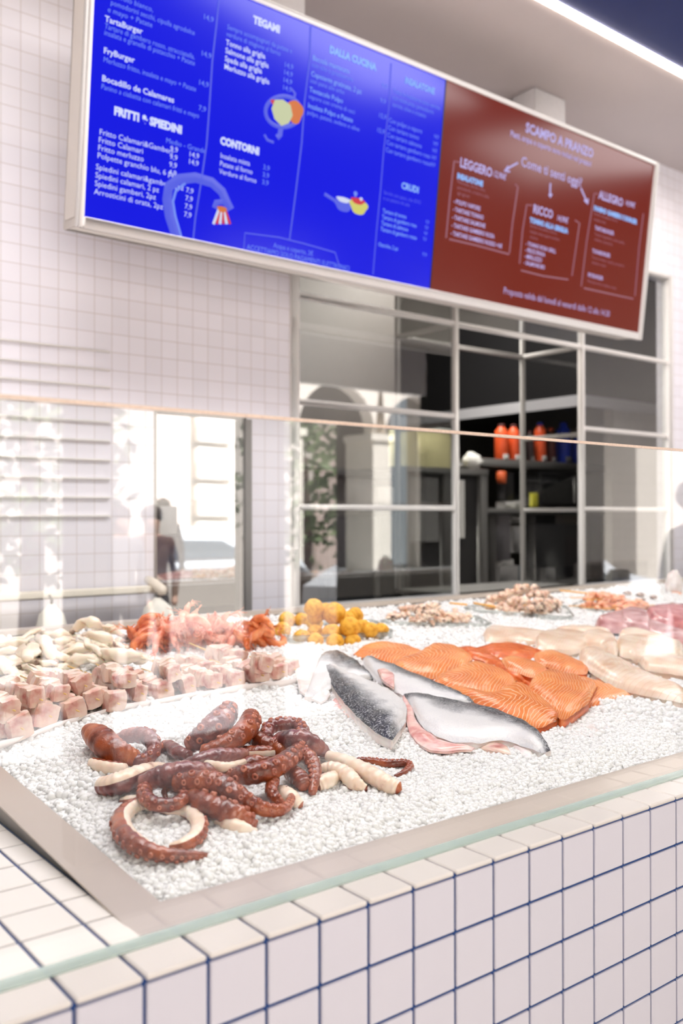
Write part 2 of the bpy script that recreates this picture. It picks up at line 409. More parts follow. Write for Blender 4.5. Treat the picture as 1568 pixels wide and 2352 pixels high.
ice2 = NT('ice_chips'); 
fr = ice2.noise(40, 2)
ice2.set(Base_Color=ice2.mix(fr, (.86, .845, .83), (.935, .925, .91)), Roughness=.16, IOR=1.31, Transmission_Weight=.12, Specular_IOR_Level=.5)
NXI, NYI = 620, 190
xs = np.linspace(TX0+IW-.004, TX1-.1, NXI); ys = TY0+IW-.004 + (TY1-TY0-IW+.004)*np.linspace(0, 1, NYI)
vs = [(float(x), float(y), bed(y)+ice_h(x, y)+.004*noise.noise(Vector((x*60, y*60, 0)))) for y in ys for x in xs]
fs = [(j*NXI+i, j*NXI+i+1, (j+1)*NXI+i+1, (j+1)*NXI+i) for j in range(NYI-1) for i in range(NXI-1)]
b = B(); b.add(vs, fs); o = b.build('ice_bed', icem.m)
tag(o, 'packed bed of white crushed ice filling the steel tray', 'ice', kind='stuff')
def chips():
    rs = np.random.RandomState(3); V = []; Fq = []; n0 = 0
    base = []
    for k in range(24):
        # rough convex nugget: jittered cube-sphere
        pts = np.array([(-1, -1, -1), (1, -1, -1), (1, 1, -1), (-1, 1, -1), (-1, -1, 1), (1, -1, 1), (1, 1, 1), (-1, 1, 1), (0, 0, 1.5), (0, 0, -1.5), (1.5, 0, 0), (-1.5, 0, 0), (0, 1.5, 0), (0, -1.5, 0)], float)
        pts *= 1+.3*rs.uniform(-1, 1, pts.shape); pts *= rs.uniform(.8, 1.15, 3)
        base.append(pts/1.5)
    F0 = np.array([(4, 5, 8), (5, 6, 8), (6, 7, 8), (7, 4, 8), (1, 0, 9), (2, 1, 9), (3, 2, 9), (0, 3, 9), (5, 1, 10), (1, 2, 10), (2, 6, 10), (6, 5, 10), (0, 4, 11), (4, 7, 11), (7, 3, 11), (3, 0, 11), (2, 3, 12), (3, 7, 12), (7, 6, 12), (6, 2, 12), (0, 1, 13), (1, 5, 13), (5, 4, 13), (4, 0, 13)])
    cnt = 0
    for (x0, x1, y0, y1, n, r) in ((.235, 1.9, .20, .62, 24000, .0058), (.235, 2.9, .60, 1.25, 20000, .0068), (.5, 5.4, 1.2, 2.5, 13000, .009), (1.9, 4.6, .2, 1.2, 13000, .0080)):
        for _ in range(n):
            x = rs.uniform(x0, x1); y = rs.uniform(y0, y1); s = r*rs.uniform(.5, 1.6)
            z = bed(y)+ice_h(x, y)+s*rs.uniform(-.8, .3)
            q = rs.normal(size=4); q /= np.linalg.norm(q); w_, a, c, d = q
            Rm = np.array([[1-2*(c*c+d*d), 2*(a*c-d*w_), 2*(a*d+c*w_)], [2*(a*c+d*w_), 1-2*(a*a+d*d), 2*(c*d-a*w_)], [2*(a*d-c*w_), 2*(c*d+a*w_), 1-2*(a*a+c*c)]])
            V.append((base[cnt % 24]*s)@Rm.T+np.array([x, y, z])); Fq.append(F0+cnt*14); cnt += 1
    V = np.concatenate(V); Fq = np.concatenate(Fq)
    me = bpy.data.meshes.new('crushed_ice'); me.vertices.add(len(V)); me.vertices.foreach_set('co', V.ravel())
    me.loops.add(len(Fq)*3); me.loops.foreach_set('vertex_index', Fq.ravel().astype(np.int32))
    me.polygons.add(len(Fq)); me.polygons.foreach_set('loop_start', np.arange(len(Fq), dtype=np.int32)*3)
    me.polygons.foreach_set('loop_total', np.full(len(Fq), 3, np.int32))
    me.update(calc_edges=True); me.materials.append(ice2.m); me.polygons.foreach_set('use_smooth', [True]*len(Fq))
    o = bpy.data.objects.new('crushed_ice', me); COL.objects.link(o)
    tag(o, 'loose translucent crushed ice chips scattered over the ice bed', 'ice', kind='stuff')
chips()
# ================================================================== SEAFOOD
Z = lambda x0, y0, k: (lambda x, y: (x0+k*x, y0+k*y))
ZA = Z(640, 1420, .5918); Z7 = Z(600, 1320, .6174); Z8 = Z(180, 1560, .5102); ZL = Z(0, 1400, .2551); Z6 = Z(300, 1380, .3954)
K8 = .5102
# --- food materials
def food(name, fn, rough=.3, sss=.15, rad=(.01, .004, .002), **k):
    s = NT(name); c = fn(s); s.set(Base_Color=c, Roughness=rough, Subsurface_Weight=sss, Subsurface_Radius=rad, Subsurface_Scale=.6, **k)
    MATS[name] = s; return s
s = food('octopus_skin', lambda s: s.ramp(s.noise(16, 5), [(.28, lin((62, 24, 16))), (.45, lin((122, 52, 30))), (.6, lin((162, 80, 44))), (.78, lin((196, 116, 68)))]), rough=.22, Coat_Weight=.4, Coat_Roughness=.12)
s.bump(s.noise(170, 4), .7, .003)
s = food('octopus_skin_purple', lambda s: s.ramp(s.noise(18, 5), [(.30, lin((74, 34, 38))), (.5, lin((134, 76, 72))), (.7, lin((180, 120, 106)))]), rough=.24, Coat_Weight=.4, Coat_Roughness=.12)
s.bump(s.noise(150, 4), .6, .003)
s = food('octopus_skin_orange', lambda s: s.ramp(s.noise(20, 5), [(.30, lin((92, 36, 22))), (.5, lin((158, 76, 42))), (.7, lin((196, 116, 70)))]), rough=.3)
s.bump(s.noise(150, 4), .6, .003)
s = food('octopus_sucker', lambda s: s.ramp(s.noise(60, 3), [(.3, lin((140, 64, 48))), (.7, lin((196, 124, 98)))]), rough=.25)
s = food('octopus_flesh', lambda s: s.ramp(s.noise(22, 4), [(.24, lin((150, 92, 70))), (.38, lin((232, 205, 182))), (.7, lin((246, 232, 216)))]), rough=.32, sss=.3)
s.bump(s.noise(90, 3), .25, .002)
def salmonc(s):
    uv = s.n('ShaderNodeSeparateXYZ'); s.l(s.co('UV'), uv.inputs[0])
    n = s.noise(14, 2)
    a = s.math('ABSOLUTE', s.math('SUBTRACT', uv.outputs[1], .5))
    w = s.math('ADD', s.math('MULTIPLY', uv.outputs[0], 21.0), s.math('ADD', s.math('MULTIPLY', a, 9.0), s.math('MULTIPLY', n, 1.8)))
    fr = s.math('ABSOLUTE', s.math('SUBTRACT', s.math('FRACT', w), .5))
    ln = s.n('ShaderNodeMapRange', interpolation_type='SMOOTHSTEP'); s.l(fr, ln.inputs[0]); ln.inputs[1].default_value = .14; ln.inputs[2].default_value = .03; ln.inputs[3].default_value = 0; ln.inputs[4].default_value = 1
    s.lines = ln.outputs[0]
    base = s.ramp(s.noise(9, 4), [(.3, lin((208, 104, 38))), (.5, lin((230, 132, 62))), (.7, lin((240, 158, 92)))])
    return s.mix(s.math('MULTIPLY', ln.outputs[0], .65), base, lin((254, 218, 184)))
s = food('salmon_flesh', salmonc, rough=.24, sss=.2, rad=(.015, .005, .002)); s.bump(s.math('ADD', s.math('MULTIPLY', s.lines, .6), s.noise(90, 3)), .35, .002)
def salmond(s):
    return s.ramp(s.noise(34, 5), [(.3, lin((196, 84, 32))), (.55, lin((222, 112, 52))), (.75, lin((240, 160, 106)))])
s = food('salmon_dark_flesh', salmond, rough=.24, sss=.2); s.bump(s.noise(110, 4), .4, .002)
def codc(s):
    uv = s.n('ShaderNodeSeparateXYZ'); s.l(s.co('UV'), uv.inputs[0])
    w = s.math('ADD', s.math('MULTIPLY', uv.outputs[0], 22.0), s.math('MULTIPLY', s.math('ABSOLUTE', s.math('SUBTRACT', uv.outputs[1], .5)), 6.0))
    fr = s.math('PINGPONG', w, .5); s.lines = fr
    base = s.ramp(s.noise(10, 4), [(.3, lin((214, 176, 148))), (.5, lin((228, 204, 182))), (.72, lin((238, 224, 208)))])
    return s.mix(s.math('MULTIPLY', s.math('LESS_THAN', fr, .07), .4), base, lin((206, 166, 138)))
s = food('white_fish_flesh', codc, rough=.25, sss=.35); s.bump(s.lines, .25, .003)
def skinc(s):
    uv = s.n('ShaderNodeSeparateXYZ'); s.l(s.co('UV'), uv.inputs[0])
    v = s.math('ADD', s.math('MULTIPLY_ADD', uv.outputs[0], .22, -.11), s.math('ADD', uv.outputs[1], s.math('MULTIPLY', s.math('SUBTRACT', s.noise(16, 3), .5), .45)))
    base = s.ramp(v, [(0, lin((226, 222, 220))), (.40, lin((212, 209, 208))), (.56, lin((138, 137, 140))), (.72, lin((60, 61, 66))), (1, lin((34, 37, 44)))])
    vo = s.n('ShaderNodeTexVoronoi'); vo.inputs['Scale'].default_value = 230; s.l(s.co(), vo.inputs[0]); s.vo = vo.outputs[0]
    sp = s.math('MULTIPLY', s.math('GREATER_THAN', s.noise(190, 3), .56), .5)
    return s.mix(sp, base, lin((205, 204, 206)))
s = food('silver_fish_skin', skinc, rough=.3, sss=.0, Metallic=.0); s.bump(s.vo, .35, .002)
s = food('pink_fish_flesh', lambda s: s.ramp(s.noise(20, 4), [(.28, lin((206, 130, 124))), (.5, lin((234, 192, 184))), (.7, lin((244, 222, 214)))]), rough=.22, sss=.3)
s = food('white_fish_belly', lambda s: s.ramp(s.noise(18, 4), [(.3, lin((222, 206, 200))), (.6, lin((244, 238, 234)))]), rough=.22, sss=.2)
s = food('fish_cube_flesh', lambda s: s.ramp(s.noise(15, 5), [(.34, lin((172, 92, 84))), (.42, lin((206, 156, 142))), (.52, lin((222, 192, 176))), (.72, lin((234, 216, 202)))]), rough=.22, sss=.3)
s = food('fish_cube_skin', lambda s: s.ramp(s.noise(80, 4), [(.35, lin((60, 64, 76))), (.5, lin((130, 130, 136))), (.65, lin((200, 194, 194)))]), rough=.25, sss=.0)
s = food('squid_flesh', lambda s: s.ramp(s.noise(9, 4), [(.28, lin((220, 192, 160))), (.42, lin((238, 222, 200))), (.7, lin((245, 236, 222)))]), rough=.22, sss=.35)
s = food('squid_tentacle_flesh', lambda s: s.ramp(s.noise(45, 5), [(.34, lin((92, 74, 72))), (.48, lin((176, 150, 136))), (.65, lin((232, 212, 192)))]), rough=.25, sss=.1)
s = food('chopped_squid_flesh', lambda s: s.ramp(s.noise(28, 4), [(.28, lin((196, 136, 110))), (.45, lin((236, 204, 180))), (.7, lin((248, 232, 216)))]), rough=.25, sss=.3)
s = food('prawn_shell_pink', lambda s: s.ramp(s.noise(24, 4), [(.28, lin((206, 96, 70))), (.48, lin((240, 158, 132))), (.7, lin((248, 196, 172)))]), rough=.25, sss=.25)
s = food('prawn_shell_orange', lambda s: s.ramp(s.noise(24, 4), [(.28, lin((196, 88, 44))), (.5, lin((228, 130, 76))), (.7, lin((244, 170, 118)))]), rough=.25, sss=.2)
s = food('peeled_prawn', lambda s: s.ramp(s.noise(30, 4), [(.28, lin((232, 132, 92))), (.5, lin((246, 186, 150))), (.7, lin((250, 214, 188)))]), rough=.25, sss=.3)
s = food('yellow_breadcrumbs', lambda s: s.ramp(s.noise(60, 5), [(.3, lin((204, 134, 20))), (.5, lin((236, 172, 44))), (.75, lin((248, 200, 84)))]), rough=.6, sss=.05)
s.bump(s.noise(240, 3), .9, .004)
s = food('tuna_flesh_pink', lambda s: s.ramp(s.noise(14, 4), [(.3, lin((168, 108, 106))), (.55, lin((204, 158, 156))), (.75, lin((222, 192, 188)))]), rough=.25, sss=.2)
s = food('tuna_flesh_red', lambda s: s.ramp(s.noise(14, 4), [(.3, lin((158, 78, 80))), (.6, lin((206, 130, 128)))]), rough=.25, sss=.2)
F = lambda n: MATS[n].m if isinstance(MATS[n], NT) else MATS[n]
stickm = M('bamboo_stick', (226, 186, 112), .5); stickm2 = M('orange_bamboo_stick', (240, 172, 60), .5)
blackm = M('black_bead', (14, 12, 14), .15)
def pathP(zf, pts, r):
    """pts: (x, y, extra height) in a zoomed frame -> world points resting r above the ice"""
    return [P(*zf(p[0], p[1]), h=.02+r+(p[2] if len(p) > 2 else 0)) for p in pts]
def res3(pts, n): return [Vector(p) for p in crom([tuple(p) for p in pts], n)]

# --- octopus
def tentacle(label, pts, rads, skin='octopus_skin', suck=None, sd=(0, -1, .2), strip=None, cut=None, n=None, zf=Z8, sq=.92, nm='octopus_tentacle', ssz=.52):
    kk = [(zf(1, 0)[0]-zf(0, 0)[0])*mpp(P(*zf(p[0], p[1]), .04)) for p in pts]
    wr = [r*k*1.14 for r, k in zip(rads, kk)]
    wp = [P(*zf(p[0], p[1]), h=.014+wr[i]*.9+(p[2] if len(p) > 2 else 0)) for i, p in enumerate(pts)]
    n = n or max(18, len(pts)*9)
    path = res3(wp, n); rr = [float(a[0]) for a in crom([(w,) for w in wr], n)]
    sl = random.Random(len(label)*13+len(pts))
    ph = sl.uniform(0, 9)
    rr = [r*(1+.05*math.sin(i*1.3+ph)) for i, r in enumerate(rr)]
    t = thing(nm, label, 'octopus', path[n//2]-Vector((0, 0, rr[n//2])), None)
    b = B()
    up = (0, 0, 1)
    b.tube(path, rr, n=18, sq=sq, up=up, strip=strip, mis=1, rnd=True)
    # taper the end rings a little
    o = b.build('skin', [F(skin), F('octopus_flesh')], t)
    if cut is not None:
        for e in cut:
            i = 0 if e == 0 else n-1; d = (path[0]-path[1]).normalized() if e == 0 else (path[-1]-path[-2]).normalized()
            c = B(); c.tube([path[i]+d*.0-d*.004, path[i]+d*rr[i]*.35, path[i]+d*rr[i]*.62], [rr[i]*1.0, rr[i]*.93, rr[i]*.66], n=16, sq=sq, rnd=False)
            q = c.build('cut_end', F('octopus_flesh'), t); q['label'] = 'creamy white cut end'
    if suck:
        sb = B(); L = 0; last = -1; side = 1
        a0, a1 = suck
        for i in range(int(a0*n), int(a1*n)-1):
            seg = (path[i+1]-path[i]).length; steps = 6
            for q in range(steps):
                L += seg/steps; r = rr[i]
                if L > r*ssz*1.15:
                    L = 0; f = q/steps; c = path[i].lerp(path[i+1], f); tg = (path[i+1]-path[i]).normalized()
                    if isinstance(sd, (int, float)):
                        s0 = tg.cross(Vector((0, 0, 1))).normalized(); u0 = s0.cross(tg); d = s0*math.sin(math.radians(sd))+u0*math.cos(math.radians(sd))
                    else: d = Vector(sd); d = (d-tg*d.dot(tg))
                    if d.length < .05: continue
                    d.normalize(); bn = tg.cross(d); side = -side
                    dd = (d+bn*.42*side).normalized(); bn2 = tg.cross(dd).normalized(); s_ = r*ssz*.62
                    c = c+dd*r*.90
                    nn = 9; vs = []; fs = []
                    for (rad, h) in ((1.0, -.5), (1.05, .25), (.85, .62), (.5, .62), (.35, .2)):
                        for k in range(nn):
                            an = 2*math.pi*k/nn; vs.append(c+s_*(rad*(math.cos(an)*tg+math.sin(an)*bn2)+h*dd))
                    for a in range(4):
                        for k in range(nn):
                            k2 = (k+1) % nn; fs.append((a*nn+k, a*nn+k2, (a+1)*nn+k2, (a+1)*nn+k))
                    fs.append(tuple(4*nn+k for k in range(nn)))
                    sb.add(vs, fs)
        if sb.v: sb.build('suckers', F('octopus_sucker'), t)
    return t
T = tentacle
CAMD = (-.55, -.75, .35)
T('thick octopus tentacle stump with reddish skin at the far left of the heap', [(52, 235, .02), (95, 265, .02), (150, 315, .01), (215, 345, .0), (262, 352, 0)], [34, 52, 54, 46, 30], 'octopus_skin_orange', cut=[0])
T('ring-curled octopus tentacle with suckers outward at the upper left of the heap', [(205, 330, 0), (190, 275, .01), (245, 252, .025), (315, 262, .03), (342, 312, .015), (312, 356, 0), (250, 366, 0), (215, 345, 0)], [22, 28, 30, 32, 30, 30, 26, 18], 'octopus_skin_purple', suck=(.05, .8), sd=300)
T('cream flesh octopus chunk under the leftmost stump', [(62, 375, 0), (110, 392, 0), (175, 402, 0), (205, 395, 0)], [22, 30, 30, 18], 'octopus_skin', strip=(20, 200))
T('octopus stump with purple knob end and white cut side at the left', [(105, 480, 0), (150, 478, .005), (205, 462, .012), (270, 432, .015), (340, 405, .015), (395, 392, .0)], [38, 46, 48, 42, 30, 14], 'octopus_skin_purple', strip=(-50, 75))
T('long octopus tentacle band crossing the middle of the heap', [(285, 470, .02), (370, 440, .03), (460, 425, .035), (560, 420, .03), (640, 440, .02)], [34, 46, 50, 42, 30], 'octopus_skin_purple')
T('large front octopus tentacle curled like a hook with its tip pointing right', [(345, 572, .004), (290, 560, .004), (235, 580, 0), (192, 625, 0), (205, 690, 0), (265, 745, 0), (350, 782, 0), (450, 795, 0), (545, 793, 0), (596, 790, -.002)], [26, 30, 34, 38, 42, 40, 34, 28, 18, 6], 'octopus_skin', suck=(.10, .95), sd=112, strip=(225, 335), ssz=.5)
T('cream octopus tentacle with frilled reddish edge inside the front hook', [(345, 575, 0), (420, 590, .0), (500, 600, .002), (542, 645, 0), (530, 705, 0), (470, 745, 0), (415, 752, 0)], [20, 24, 28, 32, 32, 28, 15], 'octopus_skin_orange', suck=(.15, .9), sd=268, strip=(-45, 130), ssz=.6)
T('tightly coiled dark octopus tentacle above the front hook', [(300, 490, .02), (300, 530, .02), (345, 562, .02), (425, 565, .02), (475, 530, .025), (462, 490, .025), (420, 482, .025), (388, 505, .02), (395, 540, .015)], [30, 32, 31, 29, 26, 22, 18, 14, 8], 'octopus_skin', suck=(.02, .8), sd=CAMD, ssz=.46)
T('longest octopus tentacle with two sucker rows sweeping to the lower right', [(440, 470, .03), (530, 462, .035), (620, 472, .035), (700, 515, .03), (780, 562, .02), (860, 590, .01), (925, 582, .01), (958, 535, .012), (935, 490, .02)], [38, 46, 48, 44, 36, 30, 24, 18, 9], 'octopus_skin', suck=(.02, .9), sd=(-.2, -.8, .55), ssz=.46)
T('broad octopus tentacle with frilled orange edge below the longest one', [(500, 525, .012), (570, 560, .01), (650, 590, .008), (735, 615, .004), (790, 665, 0)], [40, 48, 48, 42, 22], 'octopus_skin', suck=(.1, 1), sd=(.6, -.2, .6), ssz=.46)
T('cream cut octopus slab at the bottom of the heap', [(590, 610, -.01), (660, 645, -.006), (730, 672, -.006), (800, 690, -.008)], [24, 32, 34, 18], 'octopus_skin', strip=(-130, 130))
T('upright purple octopus tentacle with big pale suckers at the top of the heap', [(500, 300, .02), (550, 262, .035), (605, 220, .05), (655, 172, .06), (678, 140, .062)], [34, 46, 52, 48, 34], 'octopus_skin_purple', suck=(.05, .97), sd=(-.35, -.75, .5), cut=None, ssz=.42)
T('orange-brown octopus tentacle pointing up beside the purple one', [(560, 330, .03), (640, 305, .035), (715, 262, .045), (762, 215, .055), (775, 170, .06)], [30, 38, 42, 42, 34], 'octopus_skin_orange', suck=(.2, .98), sd=(.8, -.1, .5), ssz=.46)
T('pale pink octopus tentacle lying across the middle with white end', [(470, 390, .03), (540, 372, .035), (620, 352, .035), (700, 345, .03), (760, 330, .028)], [22, 34, 38, 32, 20], 'octopus_skin_purple', strip=(-160, -40), cut=[0])
T('small ring of dark octopus tentacle at the top right of the heap', [(845, 262, .03), (858, 220, .04), (915, 203, .045), (985, 207, .045), (1010, 238, .04), (975, 258, .035), (915, 262, .03), (880, 280, .03)], [26, 28, 27, 26, 26, 24, 24, 18], 'octopus_skin_purple', suck=(.02, .8), sd=(0, .2, 1), ssz=.5)
T('dark octopus tentacle knot left of the small ring', [(740, 235, .03), (790, 262, .03), (840, 290, .025), (890, 300, .02), (920, 330, .015)], [24, 32, 32, 34, 30], 'octopus_skin')
T('thick reddish octopus tentacle with pale bumps in the centre right', [(660, 442, .02), (740, 432, .03), (820, 420, .035), (900, 390, .035), (965, 345, .035), (1010, 300, .03)], [30, 42, 44, 42, 38, 26], 'octopus_skin', suck=(.0, .95), sd=(-.3, -.85, .4), ssz=.5)
T('rounded octopus body lump behind the centre right', [(900, 275, .03), (960, 272, .035), (1030, 285, .03), (1090, 315, .015), (1125, 335, .005)], [28, 42, 44, 32, 14], 'octopus_skin_purple')
T('dark octopus tentacle hanging down in a hook right of centre', [(990, 330, .03), (1035, 350, .03), (1062, 400, .022), (1062, 455, .012), (1052, 515, 0)], [30, 32, 28, 24, 16], 'octopus_skin', suck=(.2, .9), sd=(-.7, -.6, .2), ssz=.5)
T('narrow octopus tentacle winding down under the centre', [(880, 450, .025), (868, 500, .02), (895, 545, .01), (930, 575, .004)], [24, 26, 24, 14], 'octopus_skin', suck=(.1, .9), sd=(-.3, -.9, .3), ssz=.5)
T('white octopus chunk under the curl of the longest tentacle', [(915, 500, .0), (955, 535, -.002), (1000, 568, -.006)], [26, 36, 22], 'octopus_skin', strip=(-150, 150))
T('short dark octopus piece low in the right of the heap', [(960, 420, .01), (1000, 455, .005), (1020, 490, .0)], [34, 38, 26], 'octopus_skin')
T('long cream octopus tentacle base reaching to the right with a cut end', [(1125, 345, .018), (1190, 365, .016), (1260, 398, .01), (1330, 438, .004), (1395, 475, 0), (1440, 492, 0)], [22, 27, 33, 38, 37, 30], 'octopus_skin_orange', strip=(-165, 165), cut=None)
T('curved cream octopus piece with dark streaks beside the long cream one', [(1085, 405, .012), (1140, 400, .012), (1200, 425, .006), (1240, 465, 0), (1290, 495, -.004)], [20, 28, 34, 34, 20], 'octopus_skin', strip=(-70, 120))
T('stubby cream octopus cut at the right of the heap', [(1075, 480, .0), (1110, 462, .0), (1155, 440, .0)], [24, 34, 28], 'octopus_skin_orange', strip=(-170, 170))
T('thin octopus tentacle tip bent back at the far right', [(1255, 362, .0), (1320, 368, 0), (1400, 380, 0), (1470, 378, 0), (1494, 392, 0), (1465, 420, 0), (1425, 436, 0)], [10, 14, 17, 16, 15, 12, 7], 'octopus_skin', suck=(.0, .9), sd=(0, .3, 1), ssz=.5)
T('brown octopus scrap peeking from beneath the coil on the left', [(195, 550, -.006), (240, 548, -.004), (290, 545, -.004)], [18, 26, 22], 'octopus_skin_orange', strip=(-60, 60))
T('dark octopus tentacle bedded deep in the middle of the heap', [(640, 400, .0), (720, 400, .0), (800, 380, .0), (880, 370, 0)], [30, 40, 40, 30], 'octopus_skin')
T('octopus tentacle underlying the left middle of the heap', [(330, 430, .0), (430, 460, .0), (520, 500, 0), (600, 520, 0)], [30, 40, 44, 36], 'octopus_skin')
T('dark octopus web fold between the top tentacles', [(720, 330, .015), (800, 335, .02), (870, 330, .02)], [26, 34, 28], 'octopus_skin', strip=(60, 130))
T('pale purple octopus tentacle joining the ring to the middle', [(355, 320, .0), (400, 300, .005), (450, 330, .01), (500, 345, .015)], [20, 26, 28, 22], 'octopus_skin_purple')
T('white strip of octopus flesh in the middle of the heap', [(560, 372, .045), (625, 392, .05), (680, 395, .05), (745, 372, .045)], [12, 20, 20, 12], 'octopus_skin', strip=(-180, 179))

# --- sheets: fillets, halves of fish, skins
def sheet(name, label, cat, A, Bq, zf, h=0.0, hB=None, thick=.02, dome=.5, mat='salmon_flesh', side=None, nu=26, nv=11, wav=.002, parent=None, seed=0, group=None, lift=0.012):
    """A = far/upper outline, Bq = near/lower outline, both in a zoomed frame"""
    a = crom(A, nu); bb = crom(Bq, nu); hB = h if hB is None else hB
    t = parent or None
    vs = []; fs = []; uv = []; mi = []
    PA = [P(*zf(q[0], q[1]), h=lift+h+thick*.55) for q in a]; PB = [P(*zf(q[0], q[1]), h=lift+hB+thick*.35) for q in bb]
    top = []; ap = vs.append
    for i in range(nu):
        u = i/(nu-1); eu = min(1, min(u, 1-u)/.12); eu = math.sqrt(max(0, 1-(1-eu)**2))
        for j in range(nv):
            v = j/(nv-1); e = min(1, min(v, 1-v)/.22); ev = math.sqrt(max(0, 1-(1-e)**2))
            p = PA[i].lerp(PB[i], v); k = .45+.55*ev*eu
            w = wav*noise.noise(Vector((p.x*22+seed, p.y*22, seed*2.)))*2 + wav*.7*noise.noise(Vector((p.x*55, p.y*55, seed)))
            p = p+Vector((0, 0, thick*(k-.55)+dome*thick*math.sin(math.pi*v)*eu+w)); vs.append(p); uv.append((u, 1-v))
    for i in range(nu-1):
        for j in range(nv-1):
            fs.append((i*nv+j, i*nv+j+1, (i+1)*nv+j+1, (i+1)*nv+j)); mi.append(0)
    k = len(vs)
    ring = [i*nv for i in range(nu)] + [(nu-1)*nv+j for j in range(1, nv)] + [i*nv+nv-1 for i in range(nu-2, -1, -1)] + [j for j in range(nv-2, 0, -1)]
    cen = sum((Vector(v) for v in vs), Vector())/len(vs)
    for lv, (dz, ins) in enumerate(((.45, -.0), (1.0, .03))):
        for q in ring:
            p = Vector(vs[q]); d = p-cen; vs.append(Vector((p.x-d.x*ins, p.y-d.y*ins, p.z-thick*dz))); uv.append(uv[q])
    m = len(ring)
    for lv in range(2):
        for q in range(m):
            q2 = (q+1) % m
            a0 = ring[q] if lv == 0 else k+(lv-1)*m+q; a1 = ring[q2] if lv == 0 else k+(lv-1)*m+q2
            fs.append((a0, k+lv*m+q, k+lv*m+q2, a1)) ; mi.append(1)
    fs.append(tuple(k+m+q for q in range(m))); mi.append(1)
    b = B(); b.add(vs, fs, mi)
    o = b.build(name, [F(mat), F(side or mat)], parent)
    me = o.data; ul = me.uv_layers.new(name='UVMap')
    li = np.empty(len(me.loops), np.int32); me.loops.foreach_get('vertex_index', li)
    ul.data.foreach_set('uv', np.array(uv)[li].ravel())
    if parent is None:
        tag(o, label, cat, group); grain(o)
    elif label: o['label'] = label
    return o
SF = lambda lab, A, Bq, h=0, **k: sheet('salmon_fillet', lab, 'salmon fillet', A, Bq, ZA, h, side='salmon_dark_flesh', dome=.28, **k)
sheet('parchment_sheet', 'white paper sheet spread under the salmon fillets', 'paper', [(560, 120), (900, 80), (1250, 180), (1500, 260), (1600, 275)], [(760, 350), (960, 450), (1100, 505), (1190, 480), (1300, 420)], ZA, h=-.004, thick=.003, dome=.2, mat='white_fish_belly', wav=.004, nu=40)
SF('pale salmon fillet at the far left end of the salmon', [(290, 138), (350, 98), (450, 92), (520, 112), (572, 142)], [(335, 160), (420, 182), (470, 200), (540, 195), (575, 165)], 0, seed=1)
SF('salmon fillet with fine stripes lying over the pale one', [(445, 170), (540, 135), (606, 95), (680, 108), (748, 150)], [(445, 200), (520, 222), (600, 232), (690, 195), (752, 160)], .014, thick=.024, seed=2)
SF('broad salmon fillet behind the fish in the middle left', [(600, 240), (690, 190), (765, 166), (850, 190), (918, 240)], [(620, 262), (720, 292), (800, 310), (860, 305), (916, 262)], .014, thick=.022, seed=3)
SF('darker salmon fillet in the gap between the striped fillets', [(690, 110), (760, 118), (830, 150), (900, 190), (960, 235)], [(735, 150), (790, 165), (850, 192), (900, 232), (950, 262)], .004, mat='salmon_dark_flesh', seed=4)
SF('front salmon fillet with dark centre touching the large silver fish', [(640, 262), (740, 280), (830, 288), (925, 246), (1010, 300), (1095, 388)], [(690, 300), (790, 345), (880, 385), (960, 412), (1005, 425), (1085, 392)], .010, thick=.026, seed=5, nu=34)
SF('reddish salmon fillet at the back of the salmon row', [(765, 112), (880, 94), (960, 108), (1020, 128), (1060, 142)], [(830, 148), (900, 158), (960, 162), (1010, 160), (1058, 152)], .006, mat='salmon_dark_flesh', seed=6)
SF('salmon fillet at the back right with wavy stripes', [(985, 140), (1060, 126), (1120, 148), (1170, 172), (1202, 196)], [(1000, 175), (1050, 192), (1110, 205), (1160, 218), (1196, 214)], .012, thick=.022, seed=7)
SF('small salmon fillet with a cut notch in the centre', [(862, 160), (905, 150), (960, 158), (1010, 178), (1045, 205)], [(880, 190), (920, 208), (965, 225), (1010, 232), (1042, 222)], .022, thick=.020, seed=8)
SF('large striped salmon fillet in front right of the centre', [(985, 240), (1048, 202), (1110, 208), (1180, 228), (1236, 258)], [(960, 275), (1010, 320), (1070, 370), (1110, 388), (1200, 330)], .018, thick=.028, seed=9, nu=34)
SF('dark salmon fillet edge between the two front fillets', [(850, 200), (920, 235), (985, 262), (1040, 310), (1095, 372)], [(890, 235), (935, 250), (1000, 300), (1050, 350), (1098, 385)], .008, mat='salmon_dark_flesh', seed=10)
SF('thin pointed salmon tail fillet at the right end on the paper', [(1150, 210), (1230, 238), (1310, 262), (1380, 276), (1422, 278)], [(1150, 375), (1210, 345), (1290, 318), (1360, 306), (1416, 298)], .0, thick=.018, seed=11)

# --- silver fish halves
def fishhalf(label, A, Bq, h, flaps=(), thick=.03, **k):
    zc = [P(*ZA(*A[len(A)//2]), 0)]
    t = thing('fish_half', label, 'fish', zc[0])
    sheet('skin', None, None, A, Bq, ZA, h, thick=thick, mat='silver_fish_skin', side='white_fish_belly', parent=t, nu=34, nv=15, wav=.003, dome=.3, **k)
    for (nm, a, b2, hh, mt, lb) in flaps:
        sheet(nm, lb, None, a, b2, ZA, hh, thick=.008, mat=mt, side=mt, parent=t, wav=.002)
    return t
fishhalf('half fish with grey back lying furthest from the glass behind the others', [(325, 150), (400, 170), (500, 208), (600, 250), (690, 292), (765, 335)], [(325, 175), (385, 245), (455, 285), (560, 318), (640, 330), (740, 345)], .006,
    [('flesh_flap', [(382, 198), (410, 192), (448, 215)], [(398, 232), (425, 256), (448, 268)], .036, 'pink_fish_flesh', 'pink flesh flap')], seed=3)
